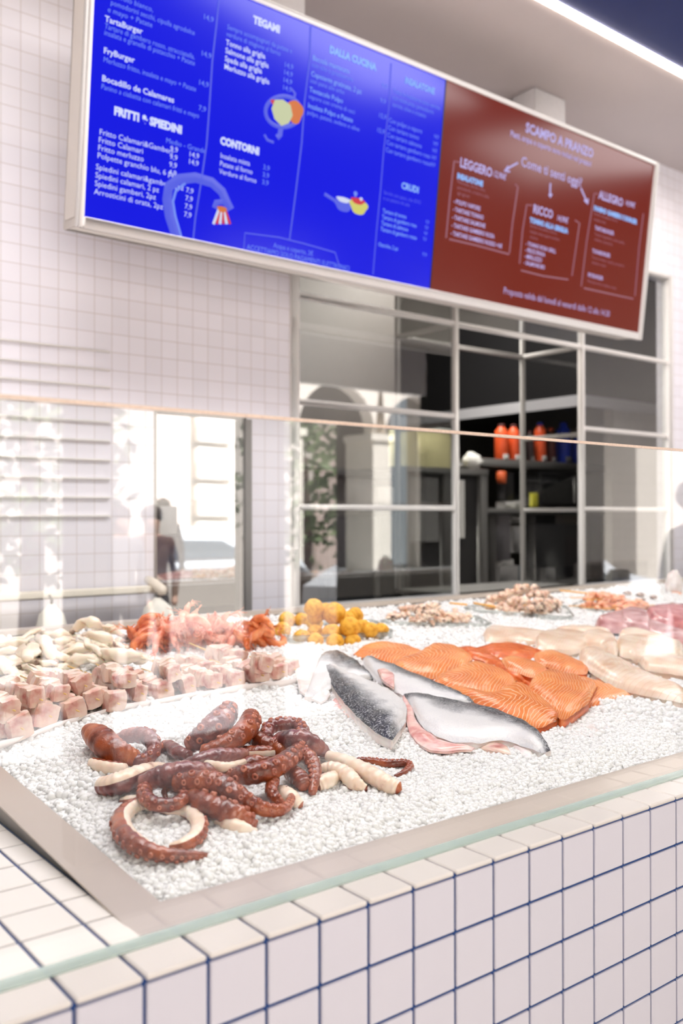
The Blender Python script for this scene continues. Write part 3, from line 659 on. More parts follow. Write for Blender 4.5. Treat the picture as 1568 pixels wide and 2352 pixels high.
fishhalf('half fish folded over at the left with white belly and dark back', [(165, 135), (225, 128), (280, 150), (330, 195), (368, 238)], [(100, 300), (150, 300), (205, 270), (270, 245), (355, 240)], .012,
    [('belly', [(62, 200), (75, 165), (120, 145), (170, 140)], [(80, 282), (130, 310), (165, 325), (200, 300)], .016, 'white_fish_belly', 'white belly side'),
     ('belly_flap', [(95, 280), (130, 285), (160, 300)], [(95, 292), (140, 305), (165, 322)], .006, 'pink_fish_flesh', None)], seed=4, thick=.03)
fishhalf('dark-backed half fish lying diagonally on top, tail towards the octopus', [(440, 468), (380, 440), (310, 385), (250, 320), (205, 255), (170, 185)], [(492, 400), (494, 335), (440, 285), (350, 245), (260, 210), (185, 172)], .020,
    [('flesh_flap', [(195, 345), (225, 305), (262, 325), (330, 385)], [(215, 365), (270, 392), (310, 420), (345, 425)], .0, 'pink_fish_flesh', 'pink flesh flap')], thick=.028, seed=5)
fishhalf('largest half fish with white belly and speckled back in front', [(485, 290), (590, 305), (690, 322), (790, 342), (890, 380), (990, 430), (1055, 505)], [(520, 350), (560, 420), (640, 465), (760, 480), (850, 470), (930, 488), (1020, 520)], .010,
    [('belly_flap', [(478, 292), (520, 330), (530, 390), (575, 440), (650, 480), (760, 500)], [(485, 330), (495, 400), (515, 455), (560, 495), (620, 515), (750, 510)], .010, 'pink_fish_flesh', 'pink belly lining'),
     ('belly', [(770, 440), (830, 470), (890, 505)], [(775, 500), (830, 515), (905, 530)], .004, 'fish_cube_flesh', 'greyish flap'),
     ('fin', [(880, 455), (930, 475), (1000, 490)], [(890, 490), (940, 525), (975, 550)], .004, 'white_fish_belly', 'translucent fin')], thick=.030, seed=6)

# --- white fish fillets, right
WF = lambda lab, A, Bq, zf=Z7, h=0, **k: sheet('white_fish_fillet', lab, 'fish fillet', A, Bq, zf, h, mat='white_fish_flesh', **k)
WF('long ribbed white fish fillet nearest to the salmon', [(1165, 135), (1235, 118), (1330, 165), (1450, 230), (1590, 290)], [(1165, 165), (1220, 215), (1310, 268), (1430, 300), (1590, 330)], ZA, .01, thick=.035, seed=21, nu=34)
WF('flat peach-toned white fillet at the far left of the white fish', [(822, 225), (850, 192), (930, 196), (1010, 205), (1080, 215)], [(838, 255), (900, 256), (960, 254), (1010, 262), (1070, 265)], Z7, 0, thick=.022, seed=22)
WF('white fish fillet folded in the second position from the left', [(1020, 240), (1060, 212), (1130, 205), (1200, 215), (1240, 235)], [(1018, 272), (1060, 290), (1120, 300), (1170, 292), (1220, 270)], Z7, .01, thick=.03, seed=23)
WF('plump white fish fillet rising behind the ribbed one', [(1190, 222), (1240, 210), (1300, 222), (1320, 245), (1330, 280)], [(1190, 262), (1220, 268), (1260, 270), (1290, 290), (1320, 310)], Z7, .018, thick=.03, seed=24)
WF('white fish fillet with curled edge in the middle right', [(1318, 250), (1360, 225), (1440, 228), (1500, 240), (1568, 255)], [(1330, 300), (1370, 310), (1400, 325), (1480, 310), (1568, 300)], Z7, .012, thick=.032, seed=25)
WF('white fish fillet at the right edge with fine ribs', [(1400, 320), (1450, 308), (1510, 310), (1600, 315)], [(1430, 355), (1480, 362), (1540, 370), (1600, 378)], Z7, .014, thick=.032, seed=26)
WF('narrow pink-edged fillet behind the salmon', [(1090, 205), (1160, 198), (1230, 200), (1300, 210)], [(1100, 222), (1160, 222), (1230, 224), (1300, 232)], Z7, .004, thick=.025, seed=27)
WF('white fish fillet in the back right beside the tuna', [(1330, 215), (1390, 205), (1450, 222), (1510, 240)], [(1330, 245), (1390, 240), (1450, 250), (1510, 262)], Z7, .02, thick=.028, seed=28)
# --- tuna and swordfish pieces
TF = lambda lab, A, Bq, h=0, mat='tuna_flesh_pink', **k: sheet('tuna_steak', lab, 'tuna', A, Bq, Z7, h, mat=mat, **k)
TF('pink-grey tuna steak on the left with dark skin edge', [(1240, 185), (1290, 160), (1350, 142), (1400, 140), (1440, 160)], [(1250, 200), (1300, 212), (1350, 220), (1400, 215), (1448, 205)], 0, thick=.05, seed=31, side='fish_cube_skin')
TF('rounded pale tuna loin standing on the left tuna steak', [(1330, 150), (1360, 132), (1395, 128), (1425, 140), (1445, 170)], [(1340, 180), (1370, 195), (1400, 205), (1425, 208), (1445, 205)], .03, thick=.04, seed=32)
TF('deep red tuna loin at the right edge', [(1425, 148), (1470, 125), (1530, 118), (1600, 118)], [(1450, 172), (1500, 190), (1550, 205), (1600, 215)], .015, mat='tuna_flesh_red', thick=.05, seed=33)
TF('pale pink tuna belly in front of the red loin', [(1445, 172), (1500, 195), (1550, 212), (1610, 225)], [(1400, 215), (1460, 238), (1530, 258), (1610, 280)], .004, thick=.04, seed=34, side='fish_cube_skin')

# --- breaded balls in the glass dish
def dish(label, A, Bq, zf, h=.0, rim=.035, name='glass_dish'):
    a = [P(*zf(*q), h=rim) for q in A]; bb = [P(*zf(*q), h=rim) for q in Bq]   # A: far left, far right; B: near left, near right (rim)
    c4 = [a[0], a[1], bb[1], bb[0]]; cen = sum(c4, Vector())/4
    pts = []
    for i in range(4):
        p, q, r_ = c4[i-1], c4[i], c4[(i+1) % 4]
        for k in range(5):
            f = k/4; u = q.lerp(p, .14*(1-f)) if True else q
            x = q.lerp(p, .14).lerp(q, f); y = q.lerp(r_, .14*f); pts.append(x.lerp(q.lerp(r_, .14*f), f))
    n = len(pts); vs = []; fs = []
    prof = ((1.0, .0), (.985, -rim*.5), (.93, -rim+.006), (.90, -rim+.003), (0.9, -rim+.007), (.915, -rim+.011), (.965, -rim*.5), (.978, .0))
    for s_, dz in prof:
        for p in pts: vs.append(cen+(p-cen)*s_+Vector((0, 0, dz)))
    for k in range(len(prof)-1):
        for i in range(n):
            i2 = (i+1) % n; fs.append((k*n+i, (k+1)*n+i, (k+1)*n+i2, k*n+i2))
    for i in range(n):
        i2 = (i+1) % n; fs.append((7*n+i, i, i2, 7*n+i2)[::-1])
    fs.append(tuple(3*n+i for i in range(n))); fs.append(tuple(4*n+n-1-i for i in range(n)))
    b = B(); b.add(vs, fs); o = b.build(name, F('dish_glass')); tag(o, label, 'dish'); grain(o); return cen
dgm = glass_mat('dish_glass', (.74, .76, .74), base=.16, edge=.6, rough=.1)
dish('clear glass dish holding the yellow breaded balls', [(60, 160), (420, 165)], [(80, 228), (502, 212)], Z7, rim=.045)
dish('clear glass dish holding the chopped squid skewers in the middle', [(520, 150), (800, 150)], [(430, 172), (868, 182)], Z7, rim=.035)
dish('clear glass dish holding the purple-tipped squid skewers', [(820, 105), (1130, 110)], [(742, 122), (1170, 158)], Z7, rim=.035)
dish('clear glass dish holding the prawn skewers at the right', [(1200, 92), (1420, 100)], [(1150, 112), (1330, 142)], Z7, rim=.03)
balls = [(200, 182, 27, 0, 'half-hidden at the back'), (95, 168, 29, .0, 'at the far left of the dish'), (150, 168, 25, .0, 'second from the left at the back'), (80, 205, 28, 0, 'at the near left corner'),
 (200, 212, 26, .0, 'in the front left, low'), (150, 235, 30, -.01, 'behind the glass at the lower left'), (262, 222, 36, .0, 'large, in the front centre'), (200, 245, 28, -.01, 'behind the glass left of centre'),
 (275, 250, 30, -.01, 'behind the glass at the bottom centre'), (340, 248, 28, -.01, 'behind the glass right of centre'), (410, 228, 32, -.01, 'behind the glass at the right'),
 (375, 198, 30, .02, 'in the right middle'), (405, 206, 28, .02, 'right, one in from the end'), (445, 208, 27, .01, 'at the far right end'), (330, 195, 36, .04, 'big, front right with rough crumbs'),
 (348, 152, 29, .05, 'at the back right'), (318, 165, 28, .05, 'between the top and the back right'), (200, 158, 27, .05, 'in the second layer at the left'), (238, 138, 31, .07, 'just below the topmost, centre'),
 (195, 124, 33, .09, 'topmost at the left of the peak'), (272, 145, 39, .07, 'large, right of the peak')]
K7 = .6174
for i, (x, y, r, hh, lb) in enumerate(balls):
    px, py = Z7(x, y); p = P(px, py, .03+hh); p = P(px, py, .03+hh+.25*max(0, (250-y)/125)*.04); rr = r*1.12*K7*mpp(p)
    b = B(); b.blob(p, (rr, rr, rr*.94), seed=i, amp=.045, sc=2.4, nu=22, nv=14)
    for q, v in enumerate(b.v):
        d = (Vector(v)-p); b.v[q] = tuple(p+d*(1+.03*noise.noise(d*150+Vector((i, 0, 0)))))
    o = tag(b.build('breaded_ball', F('yellow_breadcrumbs')), 'golden breaded ball in the glass dish, '+lb, 'fried ball', 'breaded balls in the glass dish'); grain(o)

# --- squid pile, left
def squid(label, pts, rads, head=True, zf=ZL, flat=.74, dark=True):
    k0 = (zf(1, 0)[0]-zf(0, 0)[0])
    wr = [r*1.12*k0*mpp(P(*zf(p[0], p[1]), .04)) for p, r in zip(pts, rads)]
    wp = [P(*zf(p[0], p[1]), h=.015+wr[i]*flat+(p[2] if len(p) > 2 else 0)) for i, p in enumerate(pts)]
    cm = sum(wp, Vector())/len(wp); wp = [cm+(w_-cm)*1.22 for w_ in wp]
    n = 20; path = res3(wp, n); rr = [max(.002, float(a[0])) for a in crom([(w,) for w in wr], n)]
    t = thing('squid', label, 'squid', path[n//2]-Vector((0, 0, rr[n//2])))
    b = B(); b.tube(path, rr, n=16, sq=flat, rnd=True)
    for q, v in enumerate(b.v):
        v = Vector(v); b.v[q] = tuple(v+Vector((0, 0, 1))*.012*noise.noise(v*26)+Vector((1, 0, 0))*.009*noise.noise(v*22+Vector((5, 5, 5)))+Vector((0, 0, .004))*noise.noise(v*70))
    b.build('mantle', F('squid_flesh'), t)
    # fins near the closed end
    e = path[0]; d = (path[3]-path[0]).normalized(); sd = d.cross(Vector((0, 0, 1))).normalized(); L = (path[-1]-path[0]).length
    f = B(); r0 = rr[3]
    for sg in (1, -1):
        vs = []
        for a, w_, z in ((0, .3, 0), (.1, 1.5, .0), (.22, 2.1, -.2), (.36, 1.5, -.1), (.45, .6, 0)):
            c = e+d*L*a+sd*sg*r0*w_+Vector((0, 0, r0*z)); vs += [c+Vector((0, 0, .003)), c-Vector((0, 0, .003))]
        c0 = len(vs); vs += [e+d*L*.2+Vector((0, 0, .004)), e+d*L*.2-Vector((0, 0, .004))]
        fs = []
        for i in range(4): fs += [(2*i, 2*i+2, c0), (2*i+1, c0+1, 2*i+3), (2*i, 2*i+1, 2*i+3, 2*i+2)]
        f.add(vs, fs)
    f.build('fins', F('squid_flesh'), t)
    if head:
        e = path[-1]; d = (path[-1]-path[-4]).normalized(); sd = d.cross(Vector((0, 0, 1))).normalized(); r0 = max(.012, rr[-1]); h = B(); q = random.Random(len(label))
        h.blob(e+d*r0*.8, (r0*.9, r0*.9, r0*.7), seed=3, nu=10, nv=7)
        for k in range(7):
            a = (k-3)*.22; L = r0*q.uniform(2.8, 4.6); p0 = e+d*r0*1.2
            dd = (d*math.cos(a)+sd*math.sin(a)); ps = [p0+dd*L*s_+sd*math.sin(s_*4+k)*r0*.35+Vector((0, 0, math.sin(s_*3+k*2)*r0*.3-r0*.5*s_)) for s_ in (0, .3, .6, 1)]
            h.tube(ps, [r0*.32, r0*.28, r0*.2, r0*.07], n=7)
        h.build('tentacles', F('squid_tentacle_flesh'), t)
    return t
SQ = squid
SQ('creamy squid lying lengthwise at the far back left of the squid pile', [(20, 320, .02), (130, 305, .03), (260, 285, .03), (340, 275, .03)], [34, 44, 40, 24])
SQ('squid with long body bent downward in the left of the pile', [(360, 265, .05), (400, 310, .05), (440, 370, .045), (470, 430, .035)], [36, 52, 54, 34])
SQ('short upright squid with rounded end left of the bent one', [(255, 435, .04), (262, 390, .05), (300, 350, .055), (330, 345, .05)], [44, 48, 44, 28])
SQ('squid lying behind the dark tentacle tuft on the left', [(200, 375, .03), (120, 372, .03), (40, 385, .02), (-20, 395, .02)], [26, 40, 42, 30])
SQ('long narrow squid running diagonally at the left edge', [(10, 470, .03), (70, 520, .03), (150, 580, .025), (255, 640, .01)], [44, 44, 42, 28])
SQ('plump squid in the lower left with its opening to the left', [(440, 600, .02), (380, 570, .025), (310, 545, .025), (250, 520, .02)], [30, 44, 42, 28])
SQ('peaked squid on top at the back of the pile', [(890, 160, .05), (830, 130, .07), (770, 120, .07), (700, 170, .055)], [36, 46, 46, 30])
SQ('squid beneath the peaked one with dark frilled edge', [(790, 250, .05), (860, 240, .055), (930, 255, .05), (980, 290, .04)], [38, 50, 46, 26])
SQ('squid at the back right of the pile with spotted tentacles', [(900, 175, .03), (970, 180, .035), (1040, 200, .03), (1090, 230, .02)], [30, 42, 42, 26])
SQ('big smooth squid mantle at the right of the pile', [(1240, 440, .03), (1160, 425, .04), (1050, 410, .045), (930, 390, .04)], [56, 74, 72, 44], head=False)
SQ('squid crossing the middle of the pile', [(590, 390, .04), (680, 355, .05), (770, 350, .05), (850, 375, .045)], [34, 44, 42, 22])
SQ('wide squid mantle low in the middle of the pile', [(900, 470, .025), (800, 445, .03), (700, 450, .03), (620, 480, .02)], [44, 54, 50, 30], head=False)
SQ('thin squid arm stretched along the back left', [(360, 180, .05), (300, 205, .05), (210, 240, .045), (100, 275, .03)], [14, 22, 24, 16], head=False)
SQ('squid with brown-edged lips near the middle back', [(600, 265, .05), (560, 285, .05), (520, 290, .05)], [36, 38, 26])
SQ('squid strip draped diagonally over the middle', [(730, 265, .07), (790, 310, .07), (850, 350, .065), (905, 400, .06)], [22, 28, 28, 18], head=False)
SQ('squid with grey tentacle tuft in the left front', [(500, 480, .03), (430, 478, .03), (370, 475, .03)], [28, 34, 22])
SQ('squid lower middle beside the fish skewers', [(890, 545, .015), (980, 525, .02), (1050, 520, .015)], [34, 46, 32])
SQ('squid tucked at the front of the pile above the first fish skewer', [(640, 600, .005), (560, 575, .01), (490, 560, .01)], [30, 44, 30])
SQ('squid with curled lip at the left edge of the picture', [(0, 660, .02), (70, 615, .03), (140, 615, .03), (190, 660, .02)], [28, 36, 36, 24])
SQ('small pinkish squid at the far left edge of the pile', [(-20, 300, .03), (10, 260, .035), (40, 290, .03)], [30, 36, 24])
SQ('squid lying low in the far right back of the pile', [(1000, 290, .015), (1060, 310, .015), (1110, 330, .01)], [34, 36, 24])
SQ('squid half buried between the left and middle of the pile', [(480, 400, .03), (540, 420, .035), (610, 430, .03)], [40, 46, 32], head=False)
SQ('squid half buried under the back of the pile', [(420, 230, .02), (520, 230, .025), (620, 235, .02), (700, 250, .02)], [36, 48, 48, 36], head=False)
SQ('squid lying flat on the ice at the left end', [(60, 450, .0), (160, 480, .0), (240, 500, .0)], [44, 54, 40])

q_ = random.Random(77)
for i in range(30):
    x = q_.uniform(-10, 1180); y = 300+ (q_.uniform(0, 260) if x < 800 else q_.uniform(-60, 160)); a = q_.uniform(-.6, .6); L = q_.uniform(90, 150)
    SQ('pale raw squid buried in the lower layer of the squid pile', [(x-L*math.cos(a), y-L*math.sin(a)*.6, 0), (x, y, .004), (x+L*.9*math.cos(a), y+L*.9*math.sin(a)*.6, 0)], [26, 46, 30], head=i % 2 == 0)['group'] = 'squids in the lower layer'

# --- fish cube skewers
def cube_blob(b, c, s, ax, seed, mi=1):
    q = random.Random(seed); X, Y, Zz = ax; n = 4; vs = []; idx = {}; fs = []
    j = [q.uniform(-.2, .2) for _ in range(24)]
    def pt(u, v, w):
        d = Vector((u, v, w)); e = d.normalized()*1.2; d = d.lerp(e, .38)
        d = Vector((d.x*(1+j[0]*.6)+j[1]*d.y*.6, d.y*(1+j[2]*.6)+j[3]*d.z*.5, d.z*(1+j[4]*.6)+j[5]*d.x*.5))
        d += .22*Vector((noise.noise(d*1.6+Vector((seed, 0, 0))), noise.noise(d*1.6+Vector((0, seed, 0))), noise.noise(d*1.6+Vector((0, 0, seed)))))
        return c+s*.5*(X*d.x+Y*d.y+Zz*d.z)
    mm = []
    for ax_ in range(3):
        for sg in (-1, 1):
            base = len(vs)
            for a in range(n+1):
                for e in range(n+1):
                    t_ = [0, 0, 0]; t_[ax_] = sg; t_[(ax_+1) % 3] = -1+2*a/n; t_[(ax_+2) % 3] = -1+2*e/n; vs.append(pt(*t_))
            for a in range(n):
                for e in range(n):
                    f = (base+a*(n+1)+e, base+(a+1)*(n+1)+e, base+(a+1)*(n+1)+e+1, base+a*(n+1)+e+1)
                    fs.append(f if sg > 0 else f[::-1]); mm.append(mi if (ax_ == 0 and sg > 0) else 0)
    b.add(vs, fs, mm)
def fish_skewer(label, px, py, L=5, s=.058, dirv=(-.10, 1, .065), skin=False, hz=0, seed=0):
    q = random.Random(seed); d = Vector(dirv).normalized(); p0 = P(px, py, .018+s*.5+hz)
    t = thing('fish_skewer', label, 'fish skewer', p0-Vector((0, 0, s*.5)), 'fish skewers on the white tray')
    st = B(); st.tube([p0-d*(s*.55), p0+d*(s*L*.98+.05)], .0022, n=6); st.build('stick', stickm, t)
    X = Vector((1, 0, 0)); X = (X-d*X.dot(d)).normalized()
    for k in range(int(L*1.7)):
        a = q.uniform(-.35, .35); Y = d*.62; Xr = (X*math.cos(a)+d.cross(X)*math.sin(a)); Zr = Xr.cross(d)*q.uniform(.8, 1.05)
        b = B(); cube_blob(b, p0+d*(k*s*.56)+Vector((q.uniform(-.004, .004), 0, q.uniform(-.004, .004))), s*q.uniform(.9, 1.08), (Xr, Y, Zr), seed*10+k, mi=1 if (skin or q.random() < .22) else 0)
        b.build('fish_cube', [F('fish_cube_flesh'), F('fish_cube_skin')], t)
fsk = [(40, 1668, 0, 'at the left edge of the tray'), (105, 1640, 0, 'second from the left, with a large pale block'), (168, 1628, 0, 'third from the left with a pink-veined front cube'), (214, 1602, .012, 'fourth from the left with a red-stained front cube'),
 (262, 1612, 0, 'low, with a silver-skinned cube in front'), (318, 1590, .004, 'in the middle with a square white face'), (372, 1582, 0, 'right of the middle with grey skin on the side'), (432, 1572, 0, 'behind the glare on the glass'),
 (492, 1565, 0, 'just right of the glare'), (540, 1558, 0, 'with a dark blue-grey skin cube in front'), (592, 1548, .006, 'third from the right end with a translucent cube'), (640, 1540, 0, 'second from the right end'), (668, 1535, -.01, 'at the right end beside the silver fish')]
for i, (x, y, hz, lb) in enumerate(fsk):
    fish_skewer('raw fish cube skewer '+lb, x, y, L=(5, 6, 5, 5, 4, 5, 5, 4, 4, 4, 4, 3, 3)[i], skin=i in (4, 6, 9), hz=hz, seed=i+1, s=.055+.006*(i < 4))
for i, (x, y, L, lb) in enumerate([(20, 1628, 3, 'on the upper layer at the far left edge'), (85, 1604, 4, 'on the upper layer, left'), (140, 1590, 4, 'on the upper layer above the third from the left'), (190, 1572, 3, 'on the upper layer left of the middle'), (290, 1562, 4, 'on the upper layer in the middle'), (400, 1545, 3, 'on the upper layer right of the middle'), (610, 1528, 2, 'on the upper layer at the right')]):
    fish_skewer('raw fish cube skewer '+lb, x, y, L=L, hz=.048, seed=40+i, s=.052, dirv=(-.25+.08*i, 1, .05))
fish_skewer('raw fish cube skewer lying behind on the upper layer in the middle', 470, 1535, L=3, hz=.012, seed=33)
fish_skewer('raw fish cube skewer standing highest near the prawns', 545, 1512, L=3, hz=.008, seed=34)
for (x0, y0, x1, y1, lb) in ((ZL(610, 508)+ZL(740, 556)+('pale bamboo stick poking out of the squid pile over the fish skewers',)), (ZL(1280, 432)+ZL(1430, 486)+('pale bamboo stick beside the big smooth squid',)), (Z6(340, 245)+Z6(470, 300)+('pale bamboo stick lying on the ice below the prawns',))):
    b = B(); b.tube([P(x0, y0, .075), P(x1, y1, .05)], .0025, n=6); o = tag(b.build('bamboo_stick', stickm), lb, 'stick'); grain(o)
# white tray lip under the fish skewers
lip = [(-60, 1728), (60, 1692), (180, 1652), (300, 1622), (420, 1602), (520, 1585), (620, 1572), (690, 1566)]
b = B(); pa = [P(x, y-6, .030) for x, y in lip]; pb = [P(x, y+12, .004) for x, y in lip]; pc = [p+Vector((.0, .42, .027-.02)) for p in pb]
n = 40; pa = res3(pa, n); pb = res3(pb, n); pc = res3(pc, n); vs = []
for i in range(n):
    w = .002*math.sin(i*.9)
    vs += [pb[i]+Vector((0, .0, w)), pa[i]+Vector((0, -.001, w)), pa[i]+Vector((0, .004, w)), pb[i]+Vector((0, .014, .004)), pc[i]+Vector((0, 0, .003)), pc[i]]
fs = [(i*6+k, i*6+(k+1) % 6, (i+1)*6+(k+1) % 6, (i+1)*6+k) for i in range(n-1) for k in range(6)] + [tuple(range(5, -1, -1)), tuple((n-1)*6+k for k in range(6))]
b.add(vs, fs); o = tag(b.build('serving_tray', M('white_plastic_tray', (240, 230, 226), .35)), 'flat white tray with raised lip under the raw fish skewers', 'tray'); grain(o)

# --- prawns
def prawn(label, x, y, h, ang, L=.13, mat='prawn_shell_pink', zf=Z6, curl=1.0, seed=0, grp='whole prawns heaped on the ice'):
    q = random.Random(seed); c = P(*zf(x, y), h=.03+h); s = L
    t = thing('prawn', label, 'prawn', c-Vector((0, 0, .012)), grp)
    ca, sa = math.cos(ang), math.sin(ang); side = Vector((math.cos(ang), math.sin(ang)*.6, .35*math.sin(ang*2+seed))).normalized(); upv = Vector((q.uniform(-.5, .5), q.uniform(-.6, .9), q.choice((1, .9, -.6)))).normalized(); upv = (upv-side*upv.dot(side)).normalized()
    def W(a, r): return c+side*(math.cos(a)*r*s)+upv*(math.sin(a)*r*s*curl*.8)
    pts = [W(math.radians(d), .42) - upv*.2*s for d in range(165, -31, -15)]
    n = len(pts); rad = [s*(.065+.06*math.sin(math.pi*min(1, (i+2)/n*.9)))*(1+.13*(i % 2)) for i in range(n)]; rad[-1] = s*.03; rad[-2] = s*.045
    b = B(); b.tube(pts, rad, n=12, rnd=True); b.build('body', F(mat), t)
    d = (pts[0]-pts[1]).normalized()
    b = B(); b.tube([pts[0], pts[0]+d*.16*s, pts[0]+d*.34*s+upv*.03*s], [s*.09, s*.085, s*.012], n=10); hd = b.build('head', F(mat), t)
    k = pts[0]+d*.15*s; b = B(); nrm = d.cross(upv)
    for sg in (1, -1): b.blob(k+nrm*sg*.085*s+upv*.04*s, .018*s+.001, nu=8, nv=6)
    sub(b, 'eyes', blackm, hd)
    b = B()
    for i in range(5):
        a = pts[2+i]; dn = (c-upv*.2*s-a).normalized(); b.tube([a+dn*rad[2]*.8, a+dn*.22*s+side*.03*s*q.uniform(-1, 1), a+dn*.34*s+nrm*.08*s*q.uniform(-1, 1)], [.02*s, .016*s, .006*s], n=5)
    d = Vector((d.x, d.y, max(-.1, min(d.z, .12)))).normalized()
    for i in range(8):
        b.tube([k+d*.05*s, k+d*.35*s+nrm*s*q.uniform(-.2, .2)+Vector((0, 0, s*q.uniform(-.05, .12))), k+d*s*q.uniform(.4, .7)+nrm*s*q.uniform(-.4, .4)+Vector((0, 0, s*q.uniform(-.3, .12)))], [.012*s, .009*s, .005*s], n=5)
    b.build('legs_and_feelers', F(mat), t)
    e = pts[-1]; dt = (pts[-1]-pts[-2]).normalized(); b = B()
    for a in (-.5, -.2, .2, .5):
        dd = (dt*math.cos(a)+nrm*math.sin(a)); b.tube([e-dt*.01*s, e+dd*.09*s, e+dd*.17*s], [.012*s, .028*s, .008*s], n=6, sq=.35)
    b.build('tail_fan', F(mat), t)
pr = [(90, 235, .02, 2.6, 1), (75, 170, .05, 1.9, 1), (140, 190, .05, 2.3, 1), (150, 125, .09, 2.5, 1), (120, 245, .0, .4, 1), (200, 150, .10, .6, 0), (230, 210, .04, 3.4, 0), (255, 125, .13, 2.0, 0), (300, 165, .09, .3, 0), (310, 115, .14, 1.2, 0),
 (350, 200, .05, 2.8, 0), (370, 130, .14, 2.2, 0), (400, 235, .01, .2, 0), (420, 160, .10, .7, 0), (450, 120, .12, 2.6, 0), (480, 195, .05, 3.0, 0), (520, 150, .09, .5, 0), (545, 210, .02, 2.4, 0), (590, 175, .05, .1, 0), (640, 200, .02, 2.9, 0), (180, 215, .05, .9, 0), (280, 235, .0, 2.0, 0), (340, 245, .0, 1.0, 0), (460, 240, .0, 2.2, 0)]
plb = ['leftmost in the front', 'at the left edge of the heap', 'near the left end, half up', 'high on the left shoulder', 'lying low at the front left', 'on the left of the top', 'in the lower left middle', 'near the peak on the left', 'in the centre of the heap', 'on the very top',
 'in the lower centre', 'right of the peak', 'at the front centre on the ice', 'in the upper right middle', 'on the right shoulder', 'in the lower right middle', 'towards the right end, upper', 'low towards the right end', 'near the right end', 'last at the right end of the pink heap', 'inside the left part', 'low left of centre on the ice', 'low in the centre on the ice', 'low right of centre on the ice']
for i, (x, y, h, a, m) in enumerate(pr):
    prawn(('orange' if m else 'pink')+' whole raw prawn '+plb[i], x, y, h*.75, a, L=.135, mat='prawn_shell_orange' if m else 'prawn_shell_pink', seed=i)
q_ = random.Random(5)
for i in range(26):
    x = q_.uniform(70, 620); y = 235-abs(math.sin((x-40)/620*math.pi))*q_.uniform(0, 90)
    prawn('raw prawn mostly buried inside the pink prawn heap', x, y, (235-y)/95*.07, q_.uniform(0, 6.28), L=.135, mat='prawn_shell_orange' if x < 150 else 'prawn_shell_pink', seed=100+i, grp='prawns buried in the pink heap')
for i, (x, y, h, a, lb) in enumerate([(700, 185, .06, 2.3, 'left one in the small orange cluster'), (745, 130, .11, 1.6, 'topmost of the small orange cluster'), (790, 175, .06, .9, 'right side of the small orange cluster'), (760, 225, .01, 2.9, 'bottom of the small orange cluster'), (840, 235, -.005, 0.2, 'by the glass dish, lowest with its black eye'), (715, 235, .01, .4, 'front left of the small orange cluster')]):
    prawn('bright orange whole prawn, '+lb, x, y, h*.75, a, L=.13, mat='prawn_shell_orange', seed=50+i)

# --- squid and prawn skewers in the back dishes
def bit_skewer(name, label, cat, zf, x, y, h, dirv, n, s, mat, mat2=None, stick=stickm2, seed=0, ext=.07, grp=None, tuft=False):
    q = random.Random(seed); d = Vector(dirv).normalized(); p0 = P(*zf(x, y), h=.03+h)
    t = thing(name, label, cat, p0-Vector((0, 0, s*.5)), grp)
    st = B(); st.tube([p0-d*ext, p0+d*(n*s*.8+ext*.2)], .0024, n=6); st.build('stick', stick, t)
    for k in range(n):
        c = p0+d*(k*s*.8); b = B()
        for w in range(3):
            o = Vector((q.uniform(-.5, .5), q.uniform(-.5, .5), q.uniform(-.35, .5)))*s
            e = Vector((q.uniform(-1, 1), q.uniform(-1, 1), q.uniform(-.4, .6))).normalized()*s*.6
            b.tube([c+o*.5-e*.7, c+o*.9, c+o*.5+e*.8], [s*.26, s*.36, s*.22], n=9, sq=.75, rnd=True, mi=0)
        if tuft:
            for w in range(4):
                e = Vector((q.uniform(-1, 1), q.uniform(-1, .3), q.uniform(-.6, .6))).normalized()*s
                b.tube([c, c+e*.6, c+e*.9+Vector((0, 0, -s*.3))], [s*.15, s*.12, s*.05], n=6, mi=1)
        b.build('skewered_piece', [F(mat), F(mat2 or mat)], t)
g1 = 'chopped squid skewers in the middle dish'
dl = ['front left', 'front centre', 'front right', 'back left', 'back centre', 'back right', 'topmost', 'lying across the right']
for i, (x, y, h) in enumerate([(480, 160, 0), (560, 172, 0), (640, 178, .0), (530, 135, .02), (600, 125, .05), (670, 150, .03), (590, 150, .05), (720, 165, .01)]):
    bit_skewer('squid_skewer', 'chopped white squid skewer in the middle glass dish, '+dl[i], 'squid skewer', Z7, x, y, h*.8, (1, .12, .0), 4, .042, 'chopped_squid_flesh', 'squid_tentacle_flesh', seed=60+i, grp=g1, tuft=i % 2 == 0, ext=.02)
dl = ['front left', 'front centre', 'front right with dark tentacles', 'back left', 'top left', 'topmost', 'top right', 'right end with dark tentacles', 'middle', 'middle right']
for i, (x, y, h) in enumerate([(850, 125, .0), (920, 135, .0), (1000, 142, .0), (850, 95, .03), (900, 75, .06), (960, 55, .09), (1010, 80, .06), (1050, 115, .03), (930, 105, .04), (990, 112, .05)]):
    bit_skewer('squid_skewer', 'baby squid skewer in the dish by the window, '+dl[i], 'squid skewer', Z7, x, y, h*.9, (1, .1, -.04), 4, .052, 'chopped_squid_flesh', 'squid_tentacle_flesh', seed=80+i, grp='baby squid skewers by the window', tuft=i in (2, 5, 6, 7, 9), ext=.03)
dl = ['nearest', 'second from the front', 'in the middle', 'on top at the left', 'on top at the right', 'at the right end']
for i, (x, y, h) in enumerate([(1210, 115, 0), (1260, 122, 0), (1330, 125, 0), (1215, 85, .04), (1275, 92, .04), (1370, 115, .01)]):
    bit_skewer('prawn_skewer', 'peeled prawn skewer with orange stick, '+dl[i], 'prawn skewer', Z7, x, y, h, (1, -.1, -.04), 4, .056, 'peeled_prawn', seed=120+i, grp='peeled prawn skewers by the window', ext=.14)
